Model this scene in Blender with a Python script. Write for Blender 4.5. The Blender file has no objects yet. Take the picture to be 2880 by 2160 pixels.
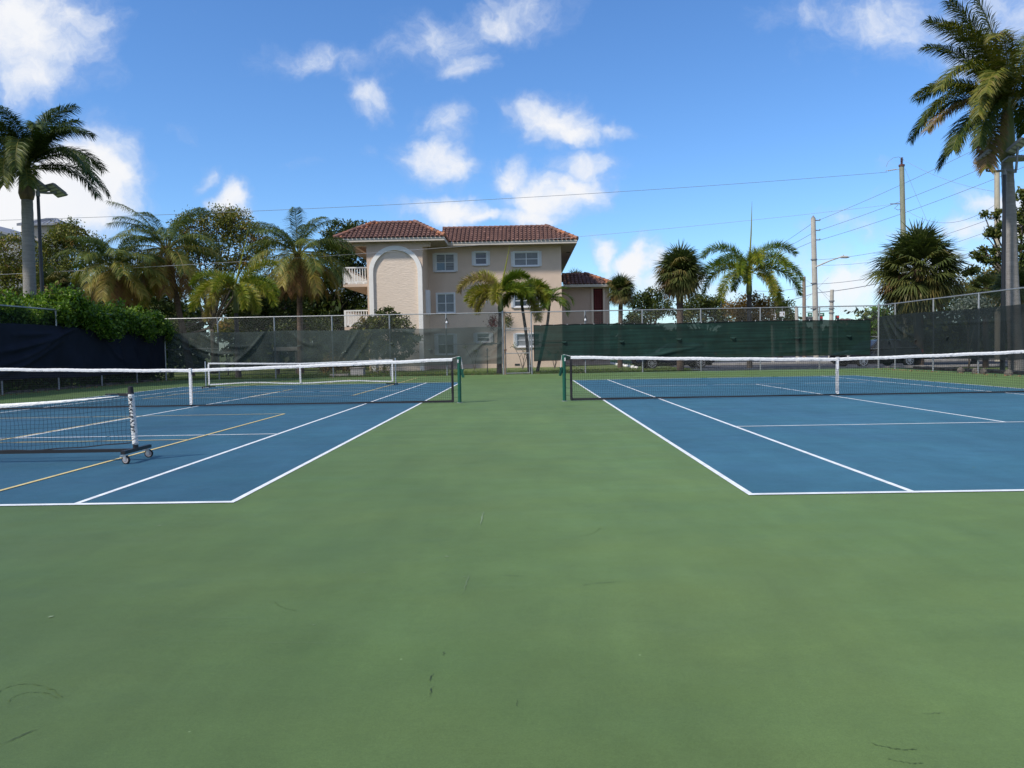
import bpy, math, random
import numpy as np
from mathutils import Vector, Matrix
random.seed(7); RNG = np.random.default_rng(7)
R = math.radians
S = bpy.context.scene
C = S.collection

# ------------------------------------------------------------------ camera
CAM_F, CAM_H, PITCH, ROLL, YAW = 2180.1, 1.24753, 0.04473, -0.01785, -0.01658
FW = np.array([math.sin(YAW)*math.cos(PITCH), math.cos(YAW)*math.cos(PITCH), -math.sin(PITCH)])
_r0 = np.array([math.cos(YAW), -math.sin(YAW), 0.0]); _u0 = np.cross(_r0, FW)
RT = _r0*math.cos(ROLL) + _u0*math.sin(ROLL); UP = -_r0*math.sin(ROLL) + _u0*math.cos(ROLL)
cd = bpy.data.cameras.new('camera'); cam = bpy.data.objects.new('camera', cd); C.objects.link(cam)
M = Matrix(((RT[0], UP[0], -FW[0], 0), (RT[1], UP[1], -FW[1], 0), (RT[2], UP[2], -FW[2], CAM_H), (0, 0, 0, 1)))
cam.matrix_world = M
cd.sensor_width = 36; cd.lens = CAM_F/2880*36; cd.clip_start = 0.05; cd.clip_end = 3000
S.camera = cam
def at(px, py, Y):                      # photo measurement -> world point on the plane y = Y
    d = FW + RT*(px-1440)/CAM_F - UP*(py-1080)/CAM_F
    t = Y/d[1]; return Vector((d[0]*t, Y, CAM_H + d[2]*t))
def gnd(px, py, z=0.0):
    d = FW + RT*(px-1440)/CAM_F - UP*(py-1080)/CAM_F
    t = (z-CAM_H)/d[2]; return Vector((d[0]*t, d[1]*t, z))

# ------------------------------------------------------------------ light and exposure
S.view_settings.view_transform = 'Standard'; S.view_settings.look = 'None'
S.view_settings.exposure = 0.0; S.view_settings.gamma = 1.0; S.view_settings.use_curve_mapping = False
SUN_EL, SUN_AZ = R(47), math.atan2(-0.74, -0.58)       # azimuth: where the sun stands, from +Y towards +X
sl = bpy.data.lights.new('sun', 'SUN'); sl.energy = 4.2; sl.angle = R(5); sl.color = (1.0, 0.93, 0.83)
so = bpy.data.objects.new('sun', sl); C.objects.link(so)
sd = Vector((math.sin(SUN_AZ)*math.cos(SUN_EL), math.cos(SUN_AZ)*math.cos(SUN_EL), math.sin(SUN_EL)))
so.rotation_euler = sd.to_track_quat('Z', 'Y').to_euler(); so.location = sd*60

W = bpy.data.worlds.new('World'); S.world = W; W.use_nodes = True
nt = W.node_tree; nt.nodes.clear(); L = nt.links
def N(t, **k):
    n = nt.nodes.new(t)
    for a, b in k.items(): setattr(n, a, b)
    return n
def mth(op, a, b=None, c=None, clamp=False):
    n = N('ShaderNodeMath', operation=op, use_clamp=clamp)
    for i, v in enumerate((a, b, c)):
        if v is None: continue
        if isinstance(v, (int, float)): n.inputs[i].default_value = v
        else: L.new(v, n.inputs[i])
    return n.outputs[0]
def vm(op, a, b=None):
    n = N('ShaderNodeVectorMath', operation=op)
    for i, v in enumerate((a, b)):
        if v is None: continue
        if isinstance(v, tuple): n.inputs[i].default_value = v
        else: L.new(v, n.inputs[i])
    return n
sky = N('ShaderNodeTexSky', sky_type='NISHITA', sun_disc=False)
sky.sun_elevation = SUN_EL; sky.sun_rotation = SUN_AZ
sky.air_density = 1.0; sky.dust_density = 0.35; sky.ozone_density = 2.2
hs = N('ShaderNodeHueSaturation'); hs.inputs['Saturation'].default_value = 1.12; hs.inputs['Value'].default_value = 1.0
L.new(sky.outputs[0], hs.inputs['Color'])
tc = N('ShaderNodeTexCoord')
sep = N('ShaderNodeSeparateXYZ'); L.new(tc.outputs['Generated'], sep.inputs[0])
ysafe = mth('MAXIMUM', sep.outputs[1], 0.12)
u = mth('DIVIDE', sep.outputs[0], ysafe); v = mth('DIVIDE', sep.outputs[2], ysafe)
uv = N('ShaderNodeCombineXYZ'); L.new(u, uv.inputs[0]); L.new(v, uv.inputs[1])
# the sky is laid out by direction: cloud banks with centre and size in tangent units
warp = N('ShaderNodeTexNoise'); warp.inputs['Scale'].default_value = 7.5; warp.inputs['Detail'].default_value = 5
warp.inputs['Roughness'].default_value = 0.58
L.new(uv.outputs[0], warp.inputs['Vector'])
w2 = vm('SUBTRACT', warp.outputs['Color'], (0.5, 0.5, 0.5)); w3 = vm('MULTIPLY', w2.outputs[0], (0.13, 0.11, 0.0))
uvw = vm('ADD', uv.outputs[0], w3.outputs[0])
# px, py, rx, ry in the photograph's 2212 wide measure, strength
CL = [(30,40,150,110,1.0),(150,25,105,45,.72),(70,140,95,66,.85),(200,30,60,30,.5),(150,400,110,90,1.25),(40,440,120,80,1.2),(225,385,50,50,1.0),(200,340,50,36,.9),
 (468,388,30,24,.6),(515,440,36,34,.95),(670,115,85,34,.62),(760,130,70,40,.50),(812,200,46,42,.70),(960,70,72,62,.62),(1010,135,60,34,.62),
 (1090,25,130,46,.60),(1170,45,70,40,.45),(880,95,70,40,.42),(958,265,42,34,.70),(925,345,66,48,.78),(975,350,40,44,.74),(800,320,38,22,.34),(1190,262,78,42,.92),(1225,285,70,26,.85),(1320,280,44,18,.6),
 (1245,350,58,26,.80),(1230,400,60,40,.9),(1110,385,50,36,.78),(1180,425,80,44,.98),(1150,470,70,30,.9),(960,465,100,28,.92),(900,470,60,20,.7),
 (1035,470,60,18,.85),(1312,556,30,30,.85),(1390,575,44,34,1.0),(1450,610,70,30,.9),(1640,35,80,36,.40),(1720,15,90,36,.42),(1840,20,150,50,.55),(1990,50,200,80,.60),(2080,110,120,50,.55),
 (2130,60,170,90,.62),(1905,375,32,22,.45),(1920,440,42,24,.30),(1830,490,90,30,.42),(1930,520,90,34,.45),(1780,560,90,40,.5),(2150,440,70,34,.95),(2090,500,60,40,.8),(2190,480,60,60,1.0),(1840,610,110,46,.85),(1990,600,120,50,.8),
 (380,268,46,22,.36),(665,350,50,20,.26),(560,335,60,20,.18),(1735,500,26,20,.35),(1250,620,120,24,.6),(700,640,300,40,.6),(1560,640,150,40,.6),(300,560,200,40,.5),(1770,135,16,18,.3)]
acc = None
for (px, py, rx, ry, s) in CL:
    p = at(px*1.302, py*1.302, 1.0); k = 1.302/CAM_F
    d = vm('SUBTRACT', uvw.outputs[0], (p.x, p.z-CAM_H, 0.0))
    d = vm('MULTIPLY', d.outputs[0], (1/(rx*k*1.25), 1/(ry*k*1.25), 0.0))
    q = vm('DOT_PRODUCT', d.outputs[0], d.outputs[0])
    e = mth('MULTIPLY', mth('POWER', 2.718, mth('MULTIPLY', q.outputs['Value'], -0.8)), s)
    acc = e if acc is None else mth('SMOOTH_MAX', acc, e, 0.06)
fn = N('ShaderNodeTexNoise'); fn.inputs['Scale'].default_value = 16; fn.inputs['Detail'].default_value = 9; fn.inputs['Roughness'].default_value = 0.64
L.new(uvw.outputs[0], fn.inputs['Vector'])
dens = mth('ADD', acc, mth('MULTIPLY', mth('SUBTRACT', fn.outputs[0], 0.5), 0.95))
dr = N('ShaderNodeMapRange', interpolation_type='SMOOTHSTEP'); L.new(dens, dr.inputs[0])
dr.inputs[1].default_value = 0.18; dr.inputs[2].default_value = 0.98
front = N('ShaderNodeMapRange', interpolation_type='SMOOTHSTEP'); L.new(sep.outputs[1], front.inputs[0])
front.inputs[1].default_value = 0.15; front.inputs[2].default_value = 0.35
# sky behind and overhead: random unseen clouds, thickened to whiten the ambient light
gn = N('ShaderNodeTexNoise'); gn.inputs['Scale'].default_value = 2.6; gn.inputs['Detail'].default_value = 7; gn.inputs['Roughness'].default_value = 0.55
L.new(tc.outputs['Generated'], gn.inputs['Vector'])
gr = N('ShaderNodeMapRange', interpolation_type='SMOOTHSTEP'); L.new(gn.outputs[0], gr.inputs[0]); gr.inputs[1].default_value = 0.40; gr.inputs[2].default_value = 0.56
mixm = N('ShaderNodeMix', data_type='FLOAT'); L.new(front.outputs[0], mixm.inputs[0]); L.new(gr.outputs[0], mixm.inputs[2]); L.new(dr.outputs[0], mixm.inputs[3])
# cloud colour: violet grey where thin, white in the thick billows
sn = N('ShaderNodeTexNoise'); sn.inputs['Scale'].default_value = 9; sn.inputs['Detail'].default_value = 5
off = vm('ADD', uvw.outputs[0], (0.012, -0.03, 0.3)); L.new(off.outputs[0], sn.inputs['Vector'])
shade = mth('ADD', mth('MULTIPLY', dr.outputs[0], 0.75), mth('MULTIPLY', sn.outputs[0], 0.45))
cr = N('ShaderNodeValToRGB'); L.new(shade, cr.inputs[0])
cr.color_ramp.elements[0].position = 0.30; cr.color_ramp.elements[0].color = (0.50, 0.60, 0.86, 1)
cr.color_ramp.elements[1].position = 0.95; cr.color_ramp.elements[1].color = (0.93, 0.94, 0.97, 1)
e_ = cr.color_ramp.elements.new(0.62); e_.color = (0.78, 0.84, 0.95, 1)
SKY_STR = 0.15
skyb = vm('MULTIPLY', hs.outputs[0], (SKY_STR, SKY_STR, SKY_STR))
grade = vm('MULTIPLY', skyb.outputs[0], (0.76, 0.98, 1.23))
mx = N('ShaderNodeMix', data_type='RGBA'); L.new(mixm.outputs[0], mx.inputs[0]); L.new(grade.outputs[0], mx.inputs[6]); L.new(cr.outputs[0], mx.inputs[7])
bg = N('ShaderNodeBackground'); bg.inputs['Strength'].default_value = 1.0
L.new(mx.outputs[2], bg.inputs['Color'])
wo = N('ShaderNodeOutputWorld'); L.new(bg.outputs[0], wo.inputs['Surface'])
W.cycles.sampling_method = 'MANUAL'; W.cycles.sample_map_resolution = 512

# ------------------------------------------------------------------ materials
MATS = {}
def mat(name, col, rough=0.7, var=0.0, scale=4.0, bump=0.0, bscale=60.0, metal=0.0, spec=0.4, col2=None, stretch=None, trans=0.0, alpha=None):
    if name in MATS: return MATS[name]
    m = bpy.data.materials.new(name); m.use_nodes = True; t = m.node_tree; n = t.nodes; l = t.links
    b = n['Principled BSDF']; b.inputs['Roughness'].default_value = rough; b.inputs['Metallic'].default_value = metal
    b.inputs['Specular IOR Level'].default_value = spec
    b.inputs['Base Color'].default_value = (*col, 1)
    co = n.new('ShaderNodeTexCoord'); vec = co.outputs['Object']
    if stretch:
        mp = n.new('ShaderNodeMapping'); mp.inputs['Scale'].default_value = stretch; l.new(vec, mp.inputs[0]); vec = mp.outputs[0]
    if var or col2:
        no = n.new('ShaderNodeTexNoise'); no.inputs['Scale'].default_value = scale; no.inputs['Detail'].default_value = 6; no.inputs['Roughness'].default_value = .6
        l.new(vec, no.inputs['Vector'])
        ramp = n.new('ShaderNodeValToRGB'); l.new(no.outputs[0], ramp.inputs[0])
        c2 = col2 if col2 else tuple(c*(1+var) for c in col); c1 = col if col2 else tuple(c*(1-var) for c in col)
        ramp.color_ramp.elements[0].position = .34; ramp.color_ramp.elements[0].color = (*c1, 1)
        ramp.color_ramp.elements[1].position = .68; ramp.color_ramp.elements[1].color = (*c2, 1)
        l.new(ramp.outputs[0], b.inputs['Base Color'])
    if bump:
        bn = n.new('ShaderNodeTexNoise'); bn.inputs['Scale'].default_value = bscale; bn.inputs['Detail'].default_value = 4; l.new(vec, bn.inputs['Vector'])
        bp = n.new('ShaderNodeBump'); bp.inputs['Strength'].default_value = bump; bp.inputs['Distance'].default_value = .05; l.new(bn.outputs[0], bp.inputs['Height'])
        l.new(bp.outputs[0], b.inputs['Normal'])
    MATS[name] = m; return m
def leafmat(name, stops, rough=0.5, transl=0.15):
    """stops: colours over the 'tint' attribute (age of the leaf: fresh 0 ... dead 1; on the hedge, shaded to lit)"""
    m = bpy.data.materials.new(name); m.use_nodes = True; t = m.node_tree; n = t.nodes; l = t.links
    b = n['Principled BSDF']; b.inputs['Roughness'].default_value = rough; b.inputs['Specular IOR Level'].default_value = .22
    a = n.new('ShaderNodeAttribute'); a.attribute_name = 'tint'
    r = n.new('ShaderNodeValToRGB'); l.new(a.outputs['Fac'], r.inputs[0])
    el = r.color_ramp.elements
    el[0].position = stops[0][0]; el[0].color = (*stops[0][1], 1); el[1].position = stops[-1][0]; el[1].color = (*stops[-1][1], 1)
    for p, c in stops[1:-1]:
        e = el.new(p); e.color = (*c, 1)
    l.new(r.outputs[0], b.inputs['Base Color'])
    tr = n.new('ShaderNodeBsdfTranslucent'); g = n.new('ShaderNodeMix'); g.data_type = 'RGBA'; g.blend_type = 'MULTIPLY'; g.inputs[0].default_value = 1
    l.new(r.outputs[0], g.inputs[6]); g.inputs[7].default_value = (1.3, 1.5, .6, 1); l.new(g.outputs[2], tr.inputs[0])
    ms = n.new('ShaderNodeMixShader'); ms.inputs[0].default_value = transl; l.new(b.outputs[0], ms.inputs[1]); l.new(tr.outputs[0], ms.inputs[2])
    l.new(ms.outputs[0], n['Material Output'].inputs['Surface']); MATS[name] = m; return m
def tintmat(name, stops, rough=.8, bump=0, bscale=30):
    m = leafmat(name, stops, rough, 0.0); n = m.node_tree.nodes; l = m.node_tree.links
    if bump:
        bn = n.new('ShaderNodeTexNoise'); bn.inputs['Scale'].default_value = bscale; co = n.new('ShaderNodeTexCoord'); l.new(co.outputs['Object'], bn.inputs['Vector'])
        bp = n.new('ShaderNodeBump'); bp.inputs['Strength'].default_value = bump; bp.inputs['Distance'].default_value = .03; l.new(bn.outputs[0], bp.inputs['Height'])
        l.new(bp.outputs[0], n['Principled BSDF'].inputs['Normal'])
    return m
def meshcloth(name, col, cover, rough=.85, weave=0.06, stripes=0.0):
    """woven screen: a share of the light passes through the open weave"""
    m = bpy.data.materials.new(name); m.use_nodes = True; t = m.node_tree; n = t.nodes; l = t.links
    b = n['Principled BSDF']; b.inputs['Roughness'].default_value = rough; b.inputs['Specular IOR Level'].default_value = .25
    co = n.new('ShaderNodeTexCoord'); no = n.new('ShaderNodeTexNoise'); no.inputs['Scale'].default_value = 1.3; no.inputs['Detail'].default_value = 5
    l.new(co.outputs['Object'], no.inputs['Vector'])
    r = n.new('ShaderNodeValToRGB'); l.new(no.outputs[0], r.inputs[0])
    r.color_ramp.elements[0].position = .3; r.color_ramp.elements[0].color = (*[c*.75 for c in col], 1)
    r.color_ramp.elements[1].position = .7; r.color_ramp.elements[1].color = (*[c*1.3 for c in col], 1)
    out = r.outputs[0]
    if stripes:
        mp = n.new('ShaderNodeMapping'); mp.inputs['Scale'].default_value = (.35, .35, 14); l.new(co.outputs['Object'], mp.inputs[0])
        sn = n.new('ShaderNodeTexNoise'); sn.inputs['Scale'].default_value = 1.0; sn.inputs['Detail'].default_value = 2; l.new(mp.outputs[0], sn.inputs['Vector'])
        sr = n.new('ShaderNodeMapRange'); l.new(sn.outputs[0], sr.inputs[0]); sr.inputs[1].default_value = .3; sr.inputs[2].default_value = .7
        sr.inputs[3].default_value = 1-stripes; sr.inputs[4].default_value = 1+stripes
        mm = n.new('ShaderNodeVectorMath'); mm.operation = 'SCALE'; l.new(out, mm.inputs[0]); l.new(sr.outputs[0], mm.inputs['Scale']); out = mm.outputs[0]
    l.new(out, b.inputs['Base Color'])
    tr = n.new('ShaderNodeBsdfTransparent'); ms = n.new('ShaderNodeMixShader'); ms.inputs[0].default_value = cover
    l.new(tr.outputs[0], ms.inputs[1]); l.new(b.outputs[0], ms.inputs[2]); l.new(ms.outputs[0], n['Material Output'].inputs['Surface'])
    MATS[name] = m; return m
def surfmat(name, col, var, seed, dark=(0, 0, 0), rough=.62):
    """painted acrylic court surface: roller streaks, faint blotches, fine grit, scuffs"""
    m = bpy.data.materials.new(name); m.use_nodes = True; t = m.node_tree; n = t.nodes; l = t.links
    b = n['Principled BSDF']; b.inputs['Roughness'].default_value = rough; b.inputs['Specular IOR Level'].default_value = .3
    b.inputs['Diffuse Roughness'].default_value = 1.0; b.inputs['Sheen Weight'].default_value = .10; b.inputs['Sheen Roughness'].default_value = .5; b.inputs['Sheen Tint'].default_value = (*[min(1, c*3.6) for c in col], 1)
    co = n.new('ShaderNodeTexCoord')
    def noise(scale, st, det=5, ro=.6, dis=0):
        mp = n.new('ShaderNodeMapping'); mp.inputs['Scale'].default_value = st; mp.inputs['Location'].default_value = (seed, seed*.7, 0); l.new(co.outputs['Object'], mp.inputs[0])
        x = n.new('ShaderNodeTexNoise'); x.inputs['Scale'].default_value = scale; x.inputs['Detail'].default_value = det; x.inputs['Roughness'].default_value = ro; x.inputs['Distortion'].default_value = dis
        l.new(mp.outputs[0], x.inputs['Vector']); return x.outputs[0]
    def mr(x, a, b_, c, d):
        q = n.new('ShaderNodeMapRange'); l.new(x, q.inputs[0]); q.inputs[1].default_value = a; q.inputs[2].default_value = b_; q.inputs[3].default_value = c; q.inputs[4].default_value = d; return q.outputs[0]
    def mul(x, y):
        q = n.new('ShaderNodeMath'); q.operation = 'MULTIPLY'; l.new(x, q.inputs[0]); l.new(y, q.inputs[1]); return q.outputs[0]
    f = mr(noise(.35, (1, 1, 1)), .3, .7, 1-var, 1+var)
    f = mul(f, mr(noise(1.0, (.6, 1.6, 1), 6, .65, .6), .3, .7, 1-var*.4, 1+var*.4))     # roller passes across
    f = mul(f, mr(noise(.9, (2.4, .5, 1), 6, .65, .5), .3, .7, 1-var*.7, 1+var*.7))
    f = mul(f, mr(noise(1.6, (1, .9, 1), 8, .7, .3), .45, .75, 1.0, 1-var*.9))         # damp-looking dark stains
    f = mul(f, mr(noise(28, (1, 1, 1), 5, .8), .3, .7, .93, 1.07)); f = mul(f, mr(noise(85, (1, 1, 1), 3, .8), .3, .7, .87, 1.13))
    f = mul(f, mr(noise(3.2, (1, 1, 1), 8, .75), .3, .7, 1-var*.5, 1+var*.5))
    f = mul(f, mr(noise(220, (1, 1, 1), 2), .3, .7, .88, 1.12))
    f = mul(f, mr(noise(2.0, (1, .8, 1), 9, .8, 1.5), .68, .78, 1, .86))                # scuffed patches
    f = mul(f, mr(noise(5.5, (.25, 2.6, 1), 6, .7, 2.5), .70, .76, 1, .84))            # drag marks
    sc = n.new('ShaderNodeVectorMath'); sc.operation = 'SCALE'; sc.inputs[0].default_value = col; l.new(f, sc.inputs['Scale'])
    hv = n.new('ShaderNodeHueSaturation'); l.new(sc.outputs[0], hv.inputs['Color']); l.new(mr(noise(.6, (1, 1, 1), 3), .3, .7, .493, .507), hv.inputs['Hue'])
    # specks of paint and grit
    vo = n.new('ShaderNodeTexVoronoi'); vo.inputs['Scale'].default_value = 3.0; l.new(co.outputs['Object'], vo.inputs['Vector'])
    vr = n.new('ShaderNodeMapRange'); l.new(vo.outputs['Distance'], vr.inputs[0]); vr.inputs[1].default_value = .012; vr.inputs[2].default_value = .02; vr.inputs[3].default_value = .5; vr.inputs[4].default_value = 0
    mx = n.new('ShaderNodeMix'); mx.data_type = 'RGBA'; l.new(vr.outputs[0], mx.inputs[0]); l.new(hv.outputs[0], mx.inputs[6]); mx.inputs[7].default_value = (*[min(1, c*2+.1) for c in col], 1)
    l.new(mx.outputs[2], b.inputs['Base Color'])
    bp = n.new('ShaderNodeBump'); bp.inputs['Strength'].default_value = .35; bp.inputs['Distance'].default_value = .004
    l.new(noise(420, (1, 1, 1), 3), bp.inputs['Height']); l.new(bp.outputs[0], b.inputs['Normal'])
    l.new(mr(noise(1.5, (.6, 1.6, 1)), .3, .7, rough-.07, rough+.08), b.inputs['Roughness'])
    MATS[name] = m; return m

# ------------------------------------------------------------------ mesh building
class MB:
    def __init__(s): s.v = []; s.f = []; s.t = []
    def add(s, vs, fs, tint=0.0):
        o = len(s.v); s.v += [tuple(x) for x in vs]; s.f += [tuple(i+o for i in f) for f in fs]
        s.t += ([tint]*len(fs)) if not hasattr(tint, '__len__') else list(tint)
    def box(s, x0, x1, y0, y1, z0, z1, tint=0.0):
        if x0 > x1: x0, x1 = x1, x0
        if y0 > y1: y0, y1 = y1, y0
        if z0 > z1: z0, z1 = z1, z0
        s.add([(x0,y0,z0),(x1,y0,z0),(x1,y1,z0),(x0,y1,z0),(x0,y0,z1),(x1,y0,z1),(x1,y1,z1),(x0,y1,z1)],
              [(0,3,2,1),(4,5,6,7),(0,1,5,4),(1,2,6,5),(2,3,7,6),(3,0,4,7)], tint)
    def obox(s, c, ax, ay, az, tint=0.0):      # oriented box: centre and three half vectors
        c, ax, ay, az = Vector(c), Vector(ax), Vector(ay), Vector(az)
        vs = [c+ax*i+ay*j+az*k for k in (-1, 1) for (i, j) in ((-1,-1),(1,-1),(1,1),(-1,1))]
        s.add(vs, [(0,3,2,1),(4,5,6,7),(0,1,5,4),(1,2,6,5),(2,3,7,6),(3,0,4,7)], tint)
    def tube(s, pts, rad, n=8, cap=True, tint=0.0, tints=None):
        pts = [Vector(p) for p in pts]; m = len(pts)
        if not hasattr(rad, '__len__'): rad = [rad]*m
        vs = []; ref = None
        for i, p in enumerate(pts):
            d = (pts[min(i+1, m-1)]-pts[max(i-1, 0)]); d = d.normalized() if d.length > 1e-9 else Vector((0, 0, 1))
            if ref is None: ref = Vector((1, 0, 0)) if abs(d.x) < .8 else Vector((0, 1, 0))
            a = (ref - d*ref.dot(d)).normalized(); b = d.cross(a); ref = a
            for k in range(n):
                w = 2*math.pi*k/n; vs.append(p + (a*math.cos(w)+b*math.sin(w))*rad[i])
        fs = []; tt = []
        for i in range(m-1):
            for k in range(n):
                fs.append((i*n+k, i*n+(k+1) % n, (i+1)*n+(k+1) % n, (i+1)*n+k)); tt.append(tints[i] if tints else tint)
        if cap and n > 2:
            fs += [tuple(range(n))[::-1], tuple((m-1)*n+k for k in range(n))]; tt += [tint, tint]
        s.add(vs, fs, tt)
    def grid(s, fn, nu, nv, tint=0.0):
        vs = [fn(i/nu, j/nv) for j in range(nv+1) for i in range(nu+1)]
        s.add(vs, [(j*(nu+1)+i, j*(nu+1)+i+1, (j+1)*(nu+1)+i+1, (j+1)*(nu+1)+i) for j in range(nv) for i in range(nu)], tint)
    def leaf_cloud(s, cen, size, spread_n=None, tint=None, asp=.5):
        """cen: (n,3) positions; each becomes a folded diamond leaf with random attitude"""
        n = len(cen)
        if n == 0: return
        a = RNG.normal(size=(n, 3)); a /= np.linalg.norm(a, axis=1)[:, None]
        b = RNG.normal(size=(n, 3)); 
        if spread_n is not None: b = b*.7 + spread_n
        b -= a*np.sum(a*b, axis=1)[:, None]; b /= np.linalg.norm(b, axis=1)[:, None]
        c = np.cross(a, b)
        sz = size*RNG.uniform(.6, 1.3, n)[:, None]
        v0 = cen - a*sz; v2 = cen + a*sz; v1 = cen + c*sz*asp; v3 = cen - c*sz*asp
        V = np.stack([v0, v1, v2, v3], axis=1).reshape(-1, 3)
        o = len(s.v); s.v += [tuple(x) for x in V.tolist()]
        s.f += [(o+4*i, o+4*i+1, o+4*i+2, o+4*i+3) for i in range(n)]
        s.t += list(tint) if tint is not None else [0.0]*n
    def build(s, name, m, parent=None, smooth=False, kind=None, origin=None):
        me = bpy.data.meshes.new(name); V = s.v
        if origin is not None:
            ox, oy, oz = origin; V = [(x-ox, y-oy, z-oz) for x, y, z in V]
        me.from_pydata(V, [], s.f)
        at_ = me.attributes.new('tint', 'FLOAT', 'FACE'); at_.data.foreach_set('value', s.t)
        if smooth: me.polygons.foreach_set('use_smooth', [True]*len(me.polygons))
        for q in (m if isinstance(m, (list, tuple)) else [m]): me.materials.append(q)
        me.update(); o = bpy.data.objects.new(name, me); C.objects.link(o)
        if parent is not None:
            o.parent = parent
            o.matrix_parent_inverse = Matrix.Translation(-Vector(parent.location)) if origin is None else Matrix.Identity(4)
        elif origin is not None: o.location = origin
        if kind: o['kind'] = kind
        return o
def tag(o, label=None, cat=None, group=None, kind=None):
    if label: o['label'] = label
    if cat: o['category'] = cat
    if group: o['group'] = group
    if kind: o['kind'] = kind
    return o
def thing(name, label, cat, loc=(0, 0, 0), group=None):
    o = bpy.data.objects.new(name, None); C.objects.link(o); o.location = loc; o.empty_display_size = .3
    return tag(o, label, cat, group)
def copy_tree(o, parent=None):
    c = o.copy(); C.objects.link(c)
    if parent is not None: c.parent = parent
    for ch in [q for q in bpy.data.objects if q.parent == o]: copy_tree(ch, c)
    return c
def struct(name, mb, m, **k): return mb.build(name, m, kind='structure', **k)

# ------------------------------------------------------------------ palette
m_green = surfmat('green_acrylic', (.084, .134, .041), .12, 3)
m_blue = surfmat('blue_acrylic', (.030, .094, .136), .14, 11, rough=.6)
m_white_line = mat('white_line_paint', (.74, .76, .75), .6, var=.15, scale=6)
m_yellow_line = mat('yellow_line_paint', (.62, .50, .22), .6, var=.12, scale=9)
m_grass = mat('lawn', (.075, .125, .022), .95, scale=2.2, col2=(.15, .17, .045), bump=.8, bscale=30)
m_asph = mat('asphalt', (.05, .05, .056), .9, var=.25, scale=3, bump=.4, bscale=150)
m_conc = mat('concrete', (.34, .32, .29), .9, var=.22, scale=3, bump=.4, bscale=40)
m_kerb = mat('weathered_kerb', (.13, .115, .095), .95, var=.5, scale=5, bump=.8, bscale=25)
m_soil = mat('mulch_soil', (.10, .07, .045), 1, scale=6, col2=(.19, .12, .07), bump=1, bscale=40)
m_galv = mat('galvanised_steel', (.36, .37, .37), .45, var=.15, scale=8, metal=.55)
m_galvd = mat('chain_link_wire', (.20, .215, .20), .6, metal=.2)
m_vinyl = mat('dark_green_chain_link', (.02, .045, .036), .6)
m_net = mat('black_net_cord', (.012, .014, .018), .8)
m_band = mat('black_net_band', (.02, .02, .024), .8)
m_tape = mat('white_net_tape', (.78, .78, .77), .75, var=.10, scale=10, bump=.5, bscale=24, stretch=(1, 1, 3))
m_postg = mat('dark_green_post_enamel', (.008, .085, .052), .3, var=.1, scale=6, spec=.5)
m_black = mat('black_metal', (.012, .012, .014), .4, spec=.5)
m_sleeve = mat('white_sleeve_fabric', (.72, .72, .70), .8, bump=.9, bscale=32, stretch=(1, 1, 1.6))
m_tyre = mat('black_rubber', (.015, .015, .016), .8)
m_steel = mat('zinc_steel', (.55, .56, .58), .32, metal=.8)
m_wheelhub = mat('grey_wheel_hub', (.36, .33, .33), .5)
m_wall = mat('beige_stucco', (.63, .485, .378), .9, var=.05, scale=1.2, bump=.25, bscale=60)
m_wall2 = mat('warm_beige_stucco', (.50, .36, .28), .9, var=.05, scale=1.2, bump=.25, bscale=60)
m_rough = mat('trowelled_stucco', (.72, .60, .49), .92, var=.04, scale=2, bump=.42, bscale=5.0, stretch=(1.0, 1, 2.6))
m_trim = mat('white_trim', (.80, .78, .74), .7, var=.04, scale=3)
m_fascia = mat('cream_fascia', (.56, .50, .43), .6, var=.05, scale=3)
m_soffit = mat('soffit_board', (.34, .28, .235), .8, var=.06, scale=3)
m_frame = mat('white_window_frame', (.76, .77, .78), .5, var=.04)
m_glass = mat('dark_window_glass', (.03, .035, .045), .08, spec=.8)
m_blind = mat('grey_window_blind', (.25, .265, .28), .6, var=.1)
m_lattice = mat('red_breeze_block', (.38, .085, .08), .8, var=.15)
m_dark = mat('dark_void', (.012, .012, .014), .9)
m_tile = tintmat('clay_roof_tile', [(0, (.10, .055, .045)), (.35, (.150, .082, .065)), (.6, (.19, .106, .086)), (.8, (.26, .14, .11)), (1, (.40, .155, .065))], .75, .5, 25)
m_metalroof = mat('grey_metal_roof', (.20, .21, .23), .5, var=.08)
m_wood = mat('weathered_pole_wood', (.22, .25, .17), .9, scale=3, col2=(.34, .32, .25), bump=.8, bscale=14, stretch=(3, 3, .35))
m_pole = mat('pale_concrete_pole', (.46, .43, .37), .85, var=.12, scale=2, bump=.3, bscale=20)
m_wire = mat('dark_cable', (.22, .24, .28), .7)
m_wirel = mat('pale_cable', (.40, .40, .42), .6)
m_lampg = mat('grey_lamp_casting', (.22, .22, .22), .5, metal=.3)
m_lens = mat('lamp_lens_strip', (.50, .50, .48), .25)
m_carb = mat('black_car_paint', (.010, .012, .018), .18, spec=.7)
m_carg = mat('dark_blue_car_paint', (.02, .024, .038), .2, spec=.7)
m_signg = mat('green_sign_face', (.0, .14, .07), .5)
m_signw = mat('white_sign_face', (.75, .75, .75), .5)
m_red = mat('red_signal_lens', (.5, .02, .02), .4)
m_navy = meshcloth('navy_screen_cloth', (.0075, .011, .021), .965)
m_screenl = meshcloth('faded_green_screen_cloth', (.056, .074, .067), .72)
m_screeng = meshcloth('bottle_green_screen_cloth', (.0085, .030, .024), .945, stripes=.35)
m_screenr = meshcloth('charcoal_green_screen_cloth', (.013, .020, .021), .86)
m_hem = mat('black_hem_webbing', (.01, .011, .012), .8)
m_trunkg = mat('grey_palm_trunk', (.27, .25, .23), .9, var=.16, scale=3, bump=.6, bscale=12, stretch=(1, 1, 7))
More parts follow.
